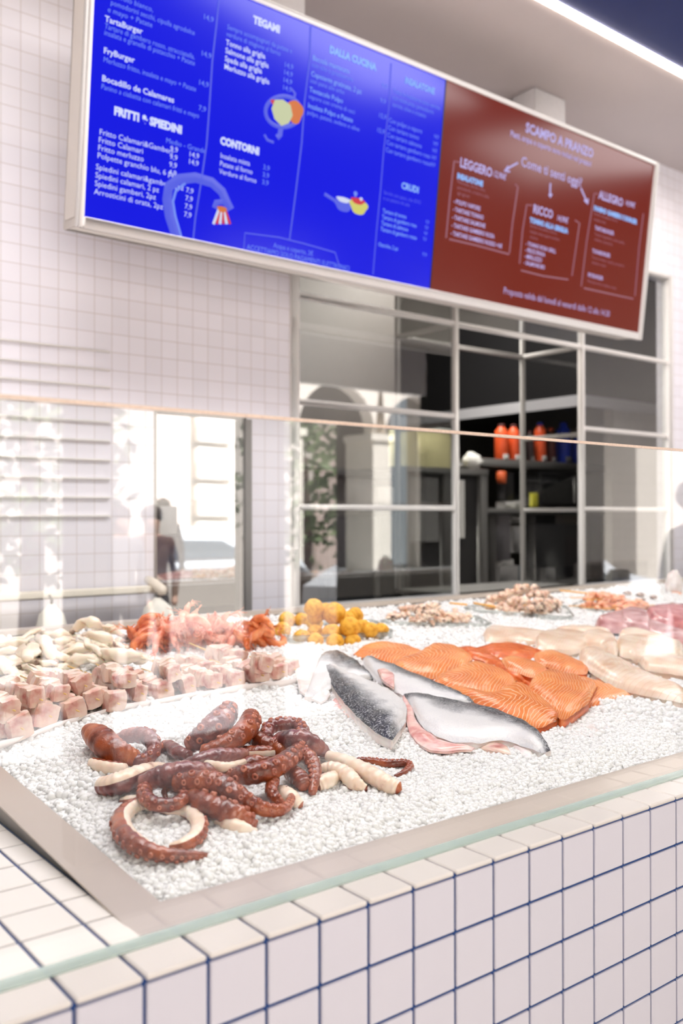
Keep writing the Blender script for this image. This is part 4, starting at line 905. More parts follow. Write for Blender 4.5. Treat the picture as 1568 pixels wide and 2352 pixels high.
for i, (x0, y0, x1, y1, lb) in enumerate([(700, 105, 765, 112, 'orange bamboo stick end left of the baby squid dish'), (790, 105, 870, 120, 'thick orange bamboo stick end in front of the baby squid dish'), (1110, 58, 1220, 70, 'orange bamboo stick pointing left above the prawn dish')]):
    b = B(); b.tube([P(*Z7(x0, y0), .05), P(*Z7(x1, y1), .05)], .005, n=7); grain(tag(b.build('bamboo_stick', stickm2), lb, 'stick'))
# small things at the far right
for i, (x, y, r, lb) in enumerate([(1548, 1345, 26, 'round white shell standing tall at the right edge')]):
    p = P(x, y, .06); rr = r*mpp(p); t = thing('shell', lb, 'shell', p-Vector((0, 0, rr)))
    b = B(); vs = []; 
    b.blob(p, (rr*1.1, rr*.5, rr*1.25), seed=9, amp=.10, sc=3, nu=28, nv=14)
    for q, v in enumerate(b.v):
        d = Vector(v)-p; an = math.atan2(d.x, d.z); b.v[q] = tuple(p+d*(1+.05*abs(math.sin(an*7))))
    b.build('shell_valve', F('white_fish_belly'), t); b = B(); b.blob(p+Vector((-.3*rr, -.3*rr, -.8*rr)), (rr*.7, rr*.5, rr*.35), seed=4); b.build('shell_hinge', F('peeled_prawn'), t)
for i, (x, y, r, lb) in enumerate([(1440, 1362, 9, 'greenish clam nearest to the prawn dish'), (1470, 1366, 9, 'greenish clam next to the first one'), (1500, 1372, 8, 'grey clam half sunk in the ice'), (1545, 1388, 8, 'grey clam at the right edge below the shell'), (1475, 1378, 7, 'small grey clam in front of the others')]):
    p = P(x, y, .03); rr = r*mpp(p); b = B(); b.blob(p, (rr*1.2, rr, rr*.6), seed=i, amp=.06); grain(tag(b.build('clam', F('squid_tentacle_flesh')), lb, 'clam', 'clams on the ice'))

# ================================================================== MENU BOARD
BB = Vector((1.179, 2.9, 1.956)); BS = 1.477/12.6
BX = Vector((1, 0, 0)); BV = Vector((0, -BS, 1)).normalized(); BN = BX.cross(BV)      # BN points to the customers
def bp(x, y, off=0.0):
    d = ray(x, y); t = ((BB+BN*off-CAM).dot(BN))/d.dot(BN); return CAM+t*d
def b2(p): q = Vector(p)-BB; return q.dot(BX), q.dot(BV)
board = thing('menu_board', 'long white framed digital menu board with blue and red screens on the wall', 'menu board', BB)
c00 = b2(bp(176, 528)); c11 = b2(bp(1518, 377)); cbr = b2(bp(1465, 775))
U_0, U_1 = c00[0], (c11[0]+cbr[0])/2; V_0, V_1 = .5*(c00[1]+cbr[1]), c11[1]
def bpt(u, v, n): return BB+BX*u+BV*v+BN*n
def bbox(b, u0, u1, v0, v1, n0, n1, bev=0, mi=0):
    t = B(); t.box((u0, v0, n0), (u1, v1, n1), bev=bev); b.add([bpt(*p) for p in t.v], t.f, mi)
s0 = b2(bp(192, 500)); s1 = b2(bp(1460, 762)); s2 = b2(bp(1028, 187)); s3 = b2(bp(1510, 380)); sm = b2(bp(985, 662))
SU0, SU1 = s0[0], (s1[0]+s3[0])/2; SV0, SV1 = (s0[1]+s1[1])/2, (s2[1]+s3[1])/2; SM = (sm[0]+s2[0])/2
b = B(); DP = .20
bbox(b, U_0, SU0, V_0, V_1, -.03, .012, .004); bbox(b, SU1, U_1, V_0, V_1, -.03, .012, .004)
bbox(b, SU0, SU1, V_0, SV0, -.03, .012, .004); bbox(b, SU0, SU1, SV1, V_1, -.03, .012, .004)
b.build('frame', white, board)
b = B(); bbox(b, U_0+.012, U_1-.012, V_0+.01, V_1-.01, -DP, -.03, .004); b.build('casing', M('cream_board_casing', (222, 214, 206), .5), board)
pf = NT('perforated_panel'); vo = pf.n('ShaderNodeTexVoronoi'); vo.inputs['Scale'].default_value = 120; vo.inputs['Randomness'].default_value = 0; pf.l(pf.co(), vo.inputs[0])
pf.set(Base_Color=pf.mix(pf.math('LESS_THAN', vo.outputs[0], .32), lin((216, 208, 200)), lin((150, 144, 138))), Roughness=.6)
b = B(); bbox(b, U_0+.006, U_0+.012, V_0+.05, V_1-.05, -DP+.03, -.045); b.build('perforated_side_panel', pf.m, board, smooth=False)
def screen_mat(name, col, e, refl):
    s = NT(name); s.set(Base_Color=(0.004, 0.004, 0.006), Roughness=.18, Emission_Color=lin(col), Emission_Strength=e, Specular_IOR_Level=refl); return s.m
scb = screen_mat('blue_screen_glow', (6, 16, 226), 1.0, .3); scr = screen_mat('red_screen_glow', (118, 36, 16), 1.0, .3)
b = B(); bbox(b, SU0, SM-.004, SV0, SV1, -.02, -.004); blue_s = b.build('blue_screen', scb, board, smooth=False)
b = B(); bbox(b, SM+.004, SU1, SV0, SV1, -.02, -.004); red_s = b.build('red_screen', scr, board, smooth=False)
b = B(); bbox(b, SM-.004, SM+.004, SV0, SV1, -.02, -.001); b.build('screen_gap', M('black_gap', (10, 10, 14), .4), board, smooth=False)
def glow(name, col, e):
    s = NT(name); s.set(Base_Color=(0.01, 0.01, 0.01), Emission_Color=lin(col), Emission_Strength=e, Roughness=.5, Specular_IOR_Level=.1); MATS[name] = s.m; return s.m
tw = glow('screen_white_text', (214, 222, 255), 1.0); tb = glow('screen_blue_text', (120, 150, 255), .9); tl = glow('screen_faint_line', (92, 104, 250), .8)
tp = glow('screen_lilac_text', (186, 176, 232), 1.0); tpl = glow('screen_faint_lilac', (172, 112, 130), .75); tcy = glow('screen_cyan_text', (140, 184, 250), 1.0)
def text(parent, x, y, lines, size, m, lh=1.25, align='LEFT', bold=0.0, wide=1.0, shear=0, lab=None):
    if parent is blue_s: k_ = .61 if size < .07 else .60
    else: k_ = {.105: .74, .10: .86, .085: .62, .072: .62, .066: .80, .062: .60, .064: .62, .05: .60}[size]
    if lines.startswith('SCAMPO'): k_ = .80
    if lines.startswith('Proposta'): k_ = 1.0
    size *= k_
    cu = bpy.data.curves.new('t', 'FONT'); cu.body = lines; cu.size = size; cu.space_line = lh/1.0; cu.align_x = align; cu.offset = bold; cu.shear = shear
    cu.resolution_u = 2
    o = bpy.data.objects.new('t', cu); COL.objects.link(o)
    bpy.context.view_layer.update(); dg = bpy.context.evaluated_depsgraph_get()
    me = bpy.data.meshes.new_from_object(o.evaluated_get(dg)); bpy.data.objects.remove(o)
    p = bp(x, y, .0); u, v = b2(p)
    for w in me.vertices:
        q = bpt(u+w.co.x*wide, v+w.co.y, -.0025)-board.location; w.co = q
    me.materials.clear(); me.materials.append(m)
    r = bpy.data.objects.new('menu_text', me); COL.objects.link(r); r.parent = parent
    return r
def stroke(parent, pts, w, m, name='drawn_line', zf=None, closed=False):
    pp = [b2(bp(*(zf(*q) if zf else q))) for q in pts]
    if closed: pp.append(pp[0])
    vs = []; fs = []
    for i, p in enumerate(pp):
        a = pp[max(i-1, 0)]; c = pp[min(i+1, len(pp)-1)]; dx, dy = c[0]-a[0], c[1]-a[1]; L = math.hypot(dx, dy) or 1; nx, ny = -dy/L*w/2, dx/L*w/2
        vs += [bpt(p[0]+nx, p[1]+ny, -.0015)-board.location, bpt(p[0]-nx, p[1]-ny, -.0015)-board.location, bpt(p[0]+nx, p[1]+ny, -.004)-board.location, bpt(p[0]-nx, p[1]-ny, -.004)-board.location]
    for i in range(len(pp)-1):
        a = i*4; c = a+4; fs += [(a, a+1, c+1, c), (a+2, c+2, c+3, a+3), (a, c, c+2, a+2), (a+1, a+3, c+3, c+1)]
    b = B(); b.add(vs, fs); o = b.build(name, m); o.parent = parent; return o
def patch(parent, cx, cy, rx, ry, m, name='picture', n=20, zf=None, seed=0, amp=.1, lv=0):
    rx *= .5; ry *= .5
    px = zf(cx, cy) if zf else (cx, cy); u, v = b2(bp(*px)); vs = [bpt(u, v, -.001+lv*.0004)-board.location]
    for k in range(n):
        a = 2*math.pi*k/n; r = 1+amp*math.sin(3*a+seed)+amp*math.sin(5*a+seed*2)*.5; vs.append(bpt(u+rx*r*math.cos(a), v+ry*r*math.sin(a), -.001+lv*.0004)-board.location)
    b = B(); b.add(vs, [(0, 1+k, 1+(k+1) % n) for k in range(n)]); o = b.build(name, m); o.parent = parent; return o
bs, rs_ = blue_s, red_s
# column 1
text(bs, 247, 12, "...orni, cavolo bianco,\npomodorini secchi, cipolla agrodolce\ne mayo + Patate", .052, tb, lh=.72, shear=.1) if False else None
text(bs, 262, -6, "cavolo bianco,", .056, tb, shear=.1); text(bs, 254, 10, "pomodorini secchi, cipolla agrodolce", .056, tb, wide=.86, shear=.1); text(bs, 247, 26, "e mayo + Patate", .056, tb, shear=.1)
text(bs, 466, 42, "14,9", .058, tb)
text(bs, 241, 48, "TartaBurger", .062, tw, bold=.0008); text(bs, 240, 64, "Tartare di gambero rosso, stracciatella,", .056, tb, wide=.86, shear=.1); text(bs, 239, 79, "insalata e granella di pistacchio + Patate", .056, tb, wide=.86, shear=.1)
text(bs, 461, 126, "14,9", .058, tb)
text(bs, 238, 121, "FryBurger", .062, tw, bold=.0008); text(bs, 237, 141, "Merluzzo fritto, insalata e mayo + Patate", .056, tb, wide=.86, shear=.1)
text(bs, 455, 193, "14,9", .058, tb)
text(bs, 234, 185, "Bocadillo de Calamares", .064, tw, bold=.0008); text(bs, 232, 203, "Panino a ciabatta con calamari fritti e mayo", .056, tb, wide=.86, shear=.1)
text(bs, 456, 252, "7,9", .058, tb)
text(bs, 262, 262, "FRITTI & SPIEDINI", .085, tw, bold=.003, wide=.9)
text(bs, 228, 308, "Fritto Calamari&Gamberi", .06, tw); text(bs, 381, 327, "Medio - Grande", .056, tb)
for i, (l, a, c) in enumerate([("Fritto Calamari", "9,9", "14,9"), ("Fritto merluzzo", "9,9", "14,9"), ("Polpette granchio blu, 6 pz", "9,9", None)]): text(bs, 226-1.3*i, 326+18*i, l, .06, tw)
for i, (a, c) in enumerate([("9,9", "14,9"), ("9,9", "14,9"), ("9,9", None), ("4,9", None)]):
    text(bs, 391-1.2*i, 346+18*i, a, .058, tw)
    if c: text(bs, 433-1.2*i, 358+17*i, c, .058, tw)
for i, l in enumerate(["Spiedini calamari&gamberi, 2pz", "Spiedini calamari, 2 pz", "Spiedini gamberi, 2pz", "Arrosticini di orata, 2pz"]):
    text(bs, 220-1.3*i, 388+19*i, l, .06, tw); text(bs, 427-1.5*i, 441+18.5*i, "7,9", .058, tw)
stroke(bs, [(503, 0), (497, 60), (488, 140), (481, 250), (475, 330), (462, 420), (449, 500), (444, 550)], .008, tl, 'column_line')
stroke(bs, [(714, 60), (712, 130), (700, 230), (693, 330), (681, 430), (672, 500), (665, 552)], .008, tl, 'column_line')
stroke(bs, [(899, 145), (893, 250), (882, 340), (874, 440), (866, 520), (857, 630)], .006, tl, 'column_line')
# column 2
text(bs, 582, 52, "TEGAMI", .085, tw, bold=.003, wide=.9)
text(bs, 522, 66, "Sempre accompagnati da patate e", .056, tb, wide=.85); text(bs, 520, 82, "verdure di stagione al forno", .056, tb, wide=.85)
for i, l in enumerate(["Tonno alla griglia", "Salmone alla griglia", "Spada alla griglia", "Merluzzo alla griglia"]):
    text(bs, 519-1.3*i, 102+18.5*i, l, .062, tw, bold=.0006, wide=.9); text(bs, 652-1.3*i, 152+17.5*i, "14,9", .058, tb)
text(bs, 506, 330, "CONTORNI", .085, tw, bold=.003, wide=.85)
for i, l in enumerate(["Insalata mista", "Patate al forno", "Verdure al forno"]):
    text(bs, 506-1.3*i, 362+18*i, l, .06, tw, wide=.9); text(bs, 604-1.3*i, 388+17*i, "3,9" if i == 0 else "3,9", .058, tb)
# column 3
text(bs, 757, 120, "DALLA CUCINA", .085, tcy, bold=.003, wide=.9)
c3 = [("Baccalà mantecato", "con olio e prezzemolo"), ("Capesante gratinate, 2 pz", "con pane alle erbe"), ("Tentacolo Polpo", "vapore con crema di ceci"), ("Insalata Polpo e Patate", "polpo, patate, sedano e olive")]
for i, (l, d_) in enumerate(c3):
    text(bs, 718-3.6*i, 137+36.5*i, l, .062, tcy, wide=.9); text(bs, 716-3.6*i, 152+36.5*i, d_, .054, tb, wide=.95); text(bs, 877-4*i, 200+34*i, ("9,9", "9,9", "15,9", "15,9")[i], .058, tb)
# column 4
text(bs, 930, 190, "INSALATONE", .082, tcy, bold=.002, wide=.8)
for i, l in enumerate(["Tutte le insalatone sono servite", "con misticanza, pomodorini", "carote, olive e crostini"]): text(bs, 903-1*i, 212+15.5*i, l, .056, tb, wide=.85)
for i, l in enumerate(["Con polpo a vapore", "Con tartare tonno", "Con tartare salmone", "Con tartare gambero rosa", "Con tartare gambero rosso"]):
    text(bs, 893-1.8*i, 280+17*i, l, .062, tb, wide=.85); text(bs, 996-2*i, 316+16*i, "14,9", .056, tb, wide=.7)
text(bs, 922, 432, "CRUDI", .085, tcy, bold=.002, wide=.9)
text(bs, 881, 445, "Serviti con pane, olio EVO", .05, tl, wide=.9); text(bs, 880, 458, "e un pizzico di sale", .05, tl, wide=.9)
for i, l in enumerate(["Tartare di tonno", "Tartare di gambero rosa", "Tartare di salmone", "Tartare di gambero rosso"]):
    text(bs, 879-1.6*i, 488+14*i, l, .056, tcy, wide=.8); text(bs, 978-2*i, 513+13*i, "9,9", .05, tb, wide=.7)
text(bs, 869, 565, "Ostriche, 2 pz", .054, tcy, wide=.8); text(bs, 970, 587, "9,9", .05, tb)
text(bs, 628, 568, "Acqua e coperto, 2€", .06, tb, wide=.85); text(bs, 567, 572, "ACCETTIAMO SOLO PAGAMENTI ELETTRONICI", .062, tb, wide=.85)
stroke(bs, [(560, 575), (563, 535), (640, 545), (700, 560), (770, 580), (780, 612)], .007, tl, 'drawn_frame')
# drawings on the blue screen
gy, go, gr, gw, gyl = glow('picture_cream', (206, 212, 170), .9), glow('picture_orange', (222, 120, 60), .9), glow('picture_red', (216, 50, 70), .9), glow('picture_white', (220, 226, 250), .9), glow('picture_yellow', (218, 214, 110), .9)
ZB = Z(480, 0, .3635)
ring = [(470+112*math.cos(a), 705+98*math.sin(a)) for a in [k*math.pi/14 for k in range(28)]]
stroke(bs, ring, .022, tl, 'drawn_plate', ZB, True)
patch(bs, 545, 705, .10, .12, go, 'drawn_food', zf=ZB, lv=1); patch(bs, 420, 650, .06, .03, gr, 'drawn_food', zf=ZB, lv=1); patch(bs, 462, 708, .135, .135, gy, 'drawn_food', zf=ZB, lv=2, n=8)
stroke(bs, [(455, 805), (450, 850), (430, 870)], .03, tl, 'drawn_stand', ZB); stroke(bs, [(350, 850), (370, 885), (410, 900)], .014, tl, 'drawn_stand', ZB); stroke(bs, [(520, 560), (545, 590), (535, 630)], .014, tl, 'drawn_stand', ZB)
ZC = Z(120, 0, .3827)
stroke(bs, [(745, 1420), (705, 1300), (690, 1200), (700, 1120), (760, 1075), (860, 1065), (960, 1095), (1020, 1150), (1050, 1220), (1070, 1260)], .050, tl, 'drawn_tentacle', ZC)
stroke(bs, [(775, 1420), (740, 1300), (725, 1210), (745, 1140), (800, 1100)], .012, tb, 'drawn_tentacle', ZC)
stroke(bs, [(975, 1250), (985, 1215), (1030, 1210), (1060, 1250)], .03, tl, 'drawn_tentacle', ZC)
for i in range(6):
    stroke(bs, [(1020+(i-2.5)*6, 1245), (1018+(i-2.5)*20, 1345)], .014, gr if i % 2 else gw, 'drawn_garnish', ZC)
patch(bs, 1018, 1255, .055, .03, go, 'drawn_garnish', zf=ZC, lv=1)
stroke(bs, [(730, 1225), (800, 1270), (840, 1290)], .018, tl, 'drawn_spoon', ZB); patch(bs, 850, 1295, .13, .07, tl, 'drawn_bowl', zf=ZB); patch(bs, 850, 1262, .10, .03, gw, 'drawn_food', zf=ZB, lv=1)
patch(bs, 945, 1305, .13, .085, gyl, 'drawn_bowl', zf=ZB, lv=2); patch(bs, 940, 1270, .10, .035, gr, 'drawn_food', zf=ZB, lv=3); patch(bs, 925, 1225, .025, .03, tb, 'drawn_drop', zf=ZB, lv=3); patch(bs, 960, 1258, .022, .02, gw, 'drawn_drop', zf=ZB, lv=4)
# red screen
ZR = Z(960, 180, .3878)
text(rs_, 1207, 302, "SCAMPO A PRANZO", .105, tp, bold=.003, wide=.92)
text(rs_, 1172, 312, "Piatti, acqua e coperto sono inclusi nel prezzo!", .066, tp, bold=.001, wide=.84)
text(rs_, 1196, 380, "Come ti senti oggi?", .10, tp, bold=.0012, wide=.95)
def handcol(x, y, head, price, sub_, small, items, ix, iy, dy, box, hx, lh=13):
    text(rs_, x, y, head, .105, tp, bold=.0025, wide=.85); text(rs_, hx[0], hx[1], price, .085, tp, bold=.001, wide=.8, shear=.2)
    text(rs_, sub_[1], sub_[2], sub_[0], .072, tcy, bold=.003, wide=.85)
    for i, l in enumerate(small): text(rs_, sub_[1], sub_[2]+11+i*lh, l, .05, tpl, wide=.85)
    for i, l in enumerate(items): text(rs_, ix-1.6*i, iy+dy*i, "- "+l, .062, tp, bold=.001, wide=.82)
    for s_ in box: stroke(rs_, s_, .010, tpl, 'drawn_frame', ZR)
handcol(1056, 382, "LEGGERO", "12,90€", ("INSALATONE", 1050, 409), ["Misticanza, carote, olive,", "pomodorini, crostini e salsa", "agli agrumi"], ["POLPO VAPORE", "TARTARE TONNO", "TARTARE SALMONE", "TARTARE GAMBERO ROSA", "TARTARE GAMBERO ROSSO +3€"], 1042, 466, 18.3,
    [[(245, 497), (215, 490), (190, 700), (167, 945)], [(185, 952), (350, 990), (540, 1042)], [(575, 627), (592, 640), (560, 860), (542, 1035)]], (1132, 404))
handcol(1224, 488, "RICCO", "14,90€", ("TONNO ALLA GRIGLIA", 1217, 510), ["Servito con patate al forno,", "insalata mista oppure verdure", "al forno"], ["TONNO ROSA GRILL", "PESCE SPADA", "MERLUZZO", "SALMONE BIO"], 1208, 563, 14.5,
    [[(675, 752), (645, 748), (620, 900), (602, 1098)], [(610, 1137), (740, 1170), (890, 1192)], [(930, 840), (957, 858), (935, 1010), (912, 1170)]], (1278, 505))
handcol(1375, 455, "ALLEGRO", "14,90€", ("PANINO GAMBERO E BURGER", 1364, 482), ["Servito con patate al forno,", "insalata mista"], [], 1360, 525, 50,
    [[(1065, 684), (1045, 680), (1000, 960), (967, 1232)], [(982, 1242), (1130, 1275), (1275, 1306)], [(1335, 800), (1310, 1000), (1285, 1290)]], (1435, 470))
for i, (l, ls) in enumerate([("TARTABURGER", ["Tartare di gambero, stracciatella,", "insalata e pistacchio"]), ("TUNABURGER", ["Tonno scottato, cipolla, pomodoro,", "insalata e mayo"]), ("FRYBURGER", ["Merluzzo fritto, insalata e mayo"])]):
    x, y = (1366, 527) if i == 0 else ((1360, 580) if i == 1 else (1350, 635))
    text(rs_, x, y, l, .064, tp, bold=.001, wide=.82)
    for k, m_ in enumerate(ls): text(rs_, x-1, y+13+12*k, m_, .05, tpl, wide=.9)
text(rs_, 1156, 674, "Proposta valida dal lunedì al venerdì dalle 12 alle 14.30", .062, tp, wide=.84)
for s_ in ([(592, 500), (555, 520), (515, 545)], [(535, 520), (512, 548), (545, 552)], [(785, 620), (783, 660), (784, 700)], [(776, 685), (784, 702), (794, 685)], [(965, 650), (985, 695), (1005, 740)], [(985, 720), (1006, 742), (1008, 712)]): stroke(rs_, s_, .012, tp, 'drawn_arrow', ZR)
# brackets up to the ceiling
for x0, x1, lb in ((2.42, 2.76, 'white ceiling bracket above the left part of the menu board'), (4.86, 5.22, 'white ceiling bracket above the right part of the menu board')):
    t = thing('ceiling_bracket', lb, 'bracket', ((x0+x1)/2, 3.05, 3.3))
    b = B(); b.box((x0, 3.28, 2.6), (x1, 3.50, HC-.004), bev=.004); b.build('post', M('bracket_white', (232, 230, 232), .5), t)
    b = B(); b.box((x0+.05, 3.02, 2.65), (x1-.05, 3.28, 2.75), bev=.003); b.build('arm', M('bracket_white'), t)

# ================================================================== BACK WALL THINGS AND KITCHEN
# thin white ledges on the tiled wall at the left
for i, (y, w) in enumerate([(809, 0), (851, 1), (891, 2), (930, 3), (971, 4), (1014, 5), (1058, 6), (1101, 7), (1144, 8), (1186, 9)]):
    z = on(252, y, 1, D-.02).z; x1 = on(254, y, 1, D-.02).x
    b = B(); b.box((-1.0, D-.016, z-.003), (x1, D-.0005, z+.008), bev=.001)
    o = tag(b.build('wall_ledge', white), ('topmost thin white ledge on the tiled wall', 'second thin white wall ledge from the top', 'third thin white wall ledge from the top, just above the glass edge', 'fourth thin white wall ledge, seen just under the glass edge', 'fifth thin white wall ledge from the top', 'sixth thin white wall ledge from the top', 'fourth thin white wall ledge from the bottom', 'third thin white wall ledge from the bottom', 'thin white wall ledge second from the bottom', 'lowest thin white ledge on the tiled wall')[i], 'ledge', 'white wall ledges'); grain(o)
# the rail with its end arm
t = thing('wall_rail', 'horizontal cream rail with end bracket mounted low on the tiled wall', 'rail', (1.2, D-.08, .2))
a = on(0, 1370, 1, D-.10); c = on(358, 1349, 1, D-.10)
b = B(); b.box((-.8, D-.13, c.z-.03), (c.x, D-.06, c.z+.012), bev=.008); b.build('rail', M('cream_plastic', (232, 224, 208), .4), t)
e = [on(340, 1332, 1, D-.03), on(352, 1338, 1, D-.10), on(372, 1356, 1, D-.2), on(372, 1366, 1, D-.2)]
b = B(); b.tube(e, [.024, .028, .03, .026], n=8, up=(1, 0, 0)); b.build('end_arm', M('cream_plastic'), t)
for (x, y, w, lb) in ((118, 1388, 62, 'white cone shade hanging on a black cord at the left of the rail'), (362, 1372, 66, 'white cone shade hanging at the right end of the rail')):
    p = on(x, y, 1, D-.19); k = mpp(p); t = thing('cone_shade', lb, 'shade', p-Vector((0, 0, .15)))
    b = B(); b.lathe([(w*.10*k, 0), (w*.45*k, -.05), (w*.62*k, -.14), (w*.66*k, -.17), (w*.64*k, -.17), (w*.58*k, -.14), (w*.40*k, -.05), (w*.06*k, -.008)], p, n=28); b.build('shade', M('cream_white_shade', (240, 236, 224), .5), t)
    b = B(); b.tube([p+Vector((0, 0, -.004)), p+Vector((.006, .01, .02)), p+Vector((.016, .075, .045))], .007, n=6); b.build('cord', blackm, t)

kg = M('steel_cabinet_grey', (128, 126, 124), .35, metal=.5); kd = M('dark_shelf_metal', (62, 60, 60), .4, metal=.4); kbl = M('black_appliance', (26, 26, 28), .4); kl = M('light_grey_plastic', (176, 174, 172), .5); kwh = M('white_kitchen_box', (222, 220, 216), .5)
def kbox(name, label, cat, x0, y0, x1, y1, Y, dep, m, parts=(), bev=.006, group=None):
    ym = (y0+y1)/2; xm = (x0+x1)/2; X0 = on(x0, ym, 1, Y).x; X1 = on(x1, ym, 1, Y).x; Z1 = on(xm, y0, 1, Y).z; Z0 = on(xm, y1, 1, Y).z
    t = thing(name, label, cat, ((X0+X1)/2, Y+dep/2, Z0), group) if parts else None
    b = B(); b.box((X0, Y, Z0), (X1, Y+dep, Z1), bev=bev); o = b.build('body' if parts else name, m, t)
    if not parts: tag(o, label, cat, group); grain(o); return o
    for (nm, u0, v0, u1, v1, out, mm) in parts:
        b = B(); b.box((X0+(X1-X0)*u0, Y-out, Z0+(Z1-Z0)*v0), (X0+(X1-X0)*u1, Y-.0005, Z0+(Z1-Z0)*v1), bev=min(bev, out*.4)); b.build(nm, mm, t)
    return t
YK = 5.0
# grey tiled kitchen side wall seen at the right through the glass
x0 = on(1405, 1000, 1, 4.75).x
b = B(); b.box((x0, 4.75, FL), (10.5, 4.85, HC)); struct(b.build('wall_kitchen_right', kitm, smooth=False))
# extractor hood
t = thing('extractor_hood', 'large extractor hood with pale grey edge hanging in the kitchen', 'extractor hood', (6.2, 5.6, 1.0))
hx0, hx1 = on(1335, 930, 1, 4.72).x-2.6, on(1335, 930, 1, 4.72).x; hz = on(1335, 940, 1, 4.72).z
hx0 = on(1060, 990, 0, 6.0).x if False else 5.2
zc_ = on(1335, 925, 1, 4.6); HXr = zc_.x
b = B(); b.box((HXr-.012, 4.6, zc_.z-.03), (HXr+.0, 7.4, zc_.z+.085)); b.box((HXr, 4.6, zc_.z-.03), (HXr+2.2, 4.612, zc_.z+.085)); b.build('rim', M('hood_pale_rim', (176, 176, 180), .35), t, smooth=False)
b = B(); b.box((HXr+.002, 4.614, zc_.z+.0), (HXr+2.2, 7.4, zc_.z+1.5)); b.build('canopy', kbl, t, smooth=False)
# tall grey cabinet with frame, cream box on it
kbox('storage_rack', 'tall grey steel storage rack with glass sides behind the window', 'rack', 922, 1075, 1112, 1400, YK, .6, kd,
     [('upright', .0, 0, .06, 1, .05, kg), ('upright', .44, 0, .56, 1, .05, kg), ('upright', .90, 0, 1, 1, .05, kg), ('top', 0, .955, 1, 1, .06, kg), ('white_panel', .08, .48, .42, .93, .012, kl), ('lower_panel', .08, .05, .42, .44, .01, kbl), ('right_panel', .58, .5, .74, .92, .015, kwh)])
kbox('cream_box', 'pale yellow box standing on top of the grey rack', 'box', 957, 982, 1036, 1076, YK+.05, .4, M('cream_box_card', (232, 222, 170), .6), [('lid', -.02, .93, 1.02, 1.0, .008, M('cream_lid', (212, 214, 206), .5))])
b = B(); p = on(1085, 1060, 1, YK+.15); b.blob(p, (.10, .08, .075), seed=4, amp=.35, sc=3, nu=20, nv=12); grain(tag(b.build('plastic_bag', kwh), 'crumpled white plastic bag on the grey rack', 'bag'))
# wall shelf with jugs
kbox('wall_shelf', 'long dark wall shelf holding orange and blue jugs', 'shelf', 1100, 1060, 1402, 1078, 5.1, .45, kd, [('front_edge', 0, 0, 1, 1, .012, kg)])
og = M('orange_plastic', (240, 92, 44), .35); bl = M('blue_plastic', (24, 58, 190), .35); dk = M('dark_red_plastic', (84, 34, 34), .4)
def jug(label, x, w, y0, y1, m, cap, flip=False, grp='jugs on the wall shelf'):
    p1 = on(x, y1, 1, 5.28); p1.z = on(1251, 1060, 1, 5.1).z+.003; p0 = on(x, y0, 1, 5.28); r = w*mpp(p0)/2; H = p0.z-p1.z
    t = thing('jug', label, 'jug', p1, grp)
    b = B(); b.lathe([(r*.86, 0), (r, H*.04), (r, H*.70), (r*.94, H*.82), (r*.5, H*.93), (r*.45, H*.96)], p1, n=24); b.build('body', m, t)
    b = B(); b.lathe([(r*.5, H*.945), (r*.52, H*1.0), (r*.4, H*1.02)], p1, n=16); b.build('cap', cap, t)
    b = B(); b.box(tuple(p1+Vector((-r*.55, -r*1.03, H*.03))), tuple(p1+Vector((r*.45, -r*.86, H*.16))), bev=.002); b.build('sticker', kwh if m is og else kl, t)
jug('orange jug on the shelf, leftmost', 1151, 31, 976, 1062, og, dk); jug('orange jug on the shelf, second from the left', 1179, 28, 977, 1062, og, dk)
jug('grey white bottle beside the two orange jugs', 1197, 12, 990, 1060, kl, kl); jug('orange jug standing alone behind the mullion', 1240, 28, 972, 1058, og, bl)
jug('dark red jug between the orange and the blue jugs', 1264, 24, 985, 1058, dk, og); jug('tall blue jug left of the two', 1293, 34, 972, 1054, bl, bl); jug('lower blue jug right of the two', 1326, 30, 1000, 1054, bl, bl)
jug('dark bottle left of the lone orange jug', 1217, 18, 992, 1058, M('dark_brown_plastic', (50, 34, 36), .4), dk)
# oven, counter below, odds and ends
kbox('microwave_oven', 'black oven on the kitchen worktop beneath the shelf', 'oven', 1236, 1084, 1334, 1164, 5.1, .5, kbl, [('door', .05, .08, .78, .92, .01, M('oven_glass', (16, 16, 18), .12)), ('handle', .80, .1, .84, .9, .03, kg)])
kbox('yellow_bottle', 'yellow bottle standing left of the black oven', 'bottle', 1223, 1132, 1236, 1165, 5.05, .05, M('yellow_plastic', (220, 214, 60), .4), [('cap', .3, 1.0, .7, 1.12, .03, kd)])
b = B(); p = on(1151, 1096, 1, 5.05); b.lathe([(.045, -.06), (.05, -.02), (.05, .05), (.03, .06)], p, n=20); grain(tag(b.build('orange_cup', M('burnt_orange_plastic', (196, 84, 36), .5)), 'small burnt orange cup hanging under the shelf', 'cup'))
kbox('kitchen_worktop', 'grey steel kitchen worktop behind the recess', 'worktop', 1112, 1168, 1402, 1182, 5.0, .7, kg, [('front_edge', 0, 0, 1, .5, .01, kd)])
kbox('lower_shelf', 'lower steel shelf under the kitchen worktop', 'shelf', 1112, 1338, 1402, 1352, 5.0, .7, kg, [('front_edge', 0, 0, 1, .6, .01, kd)])
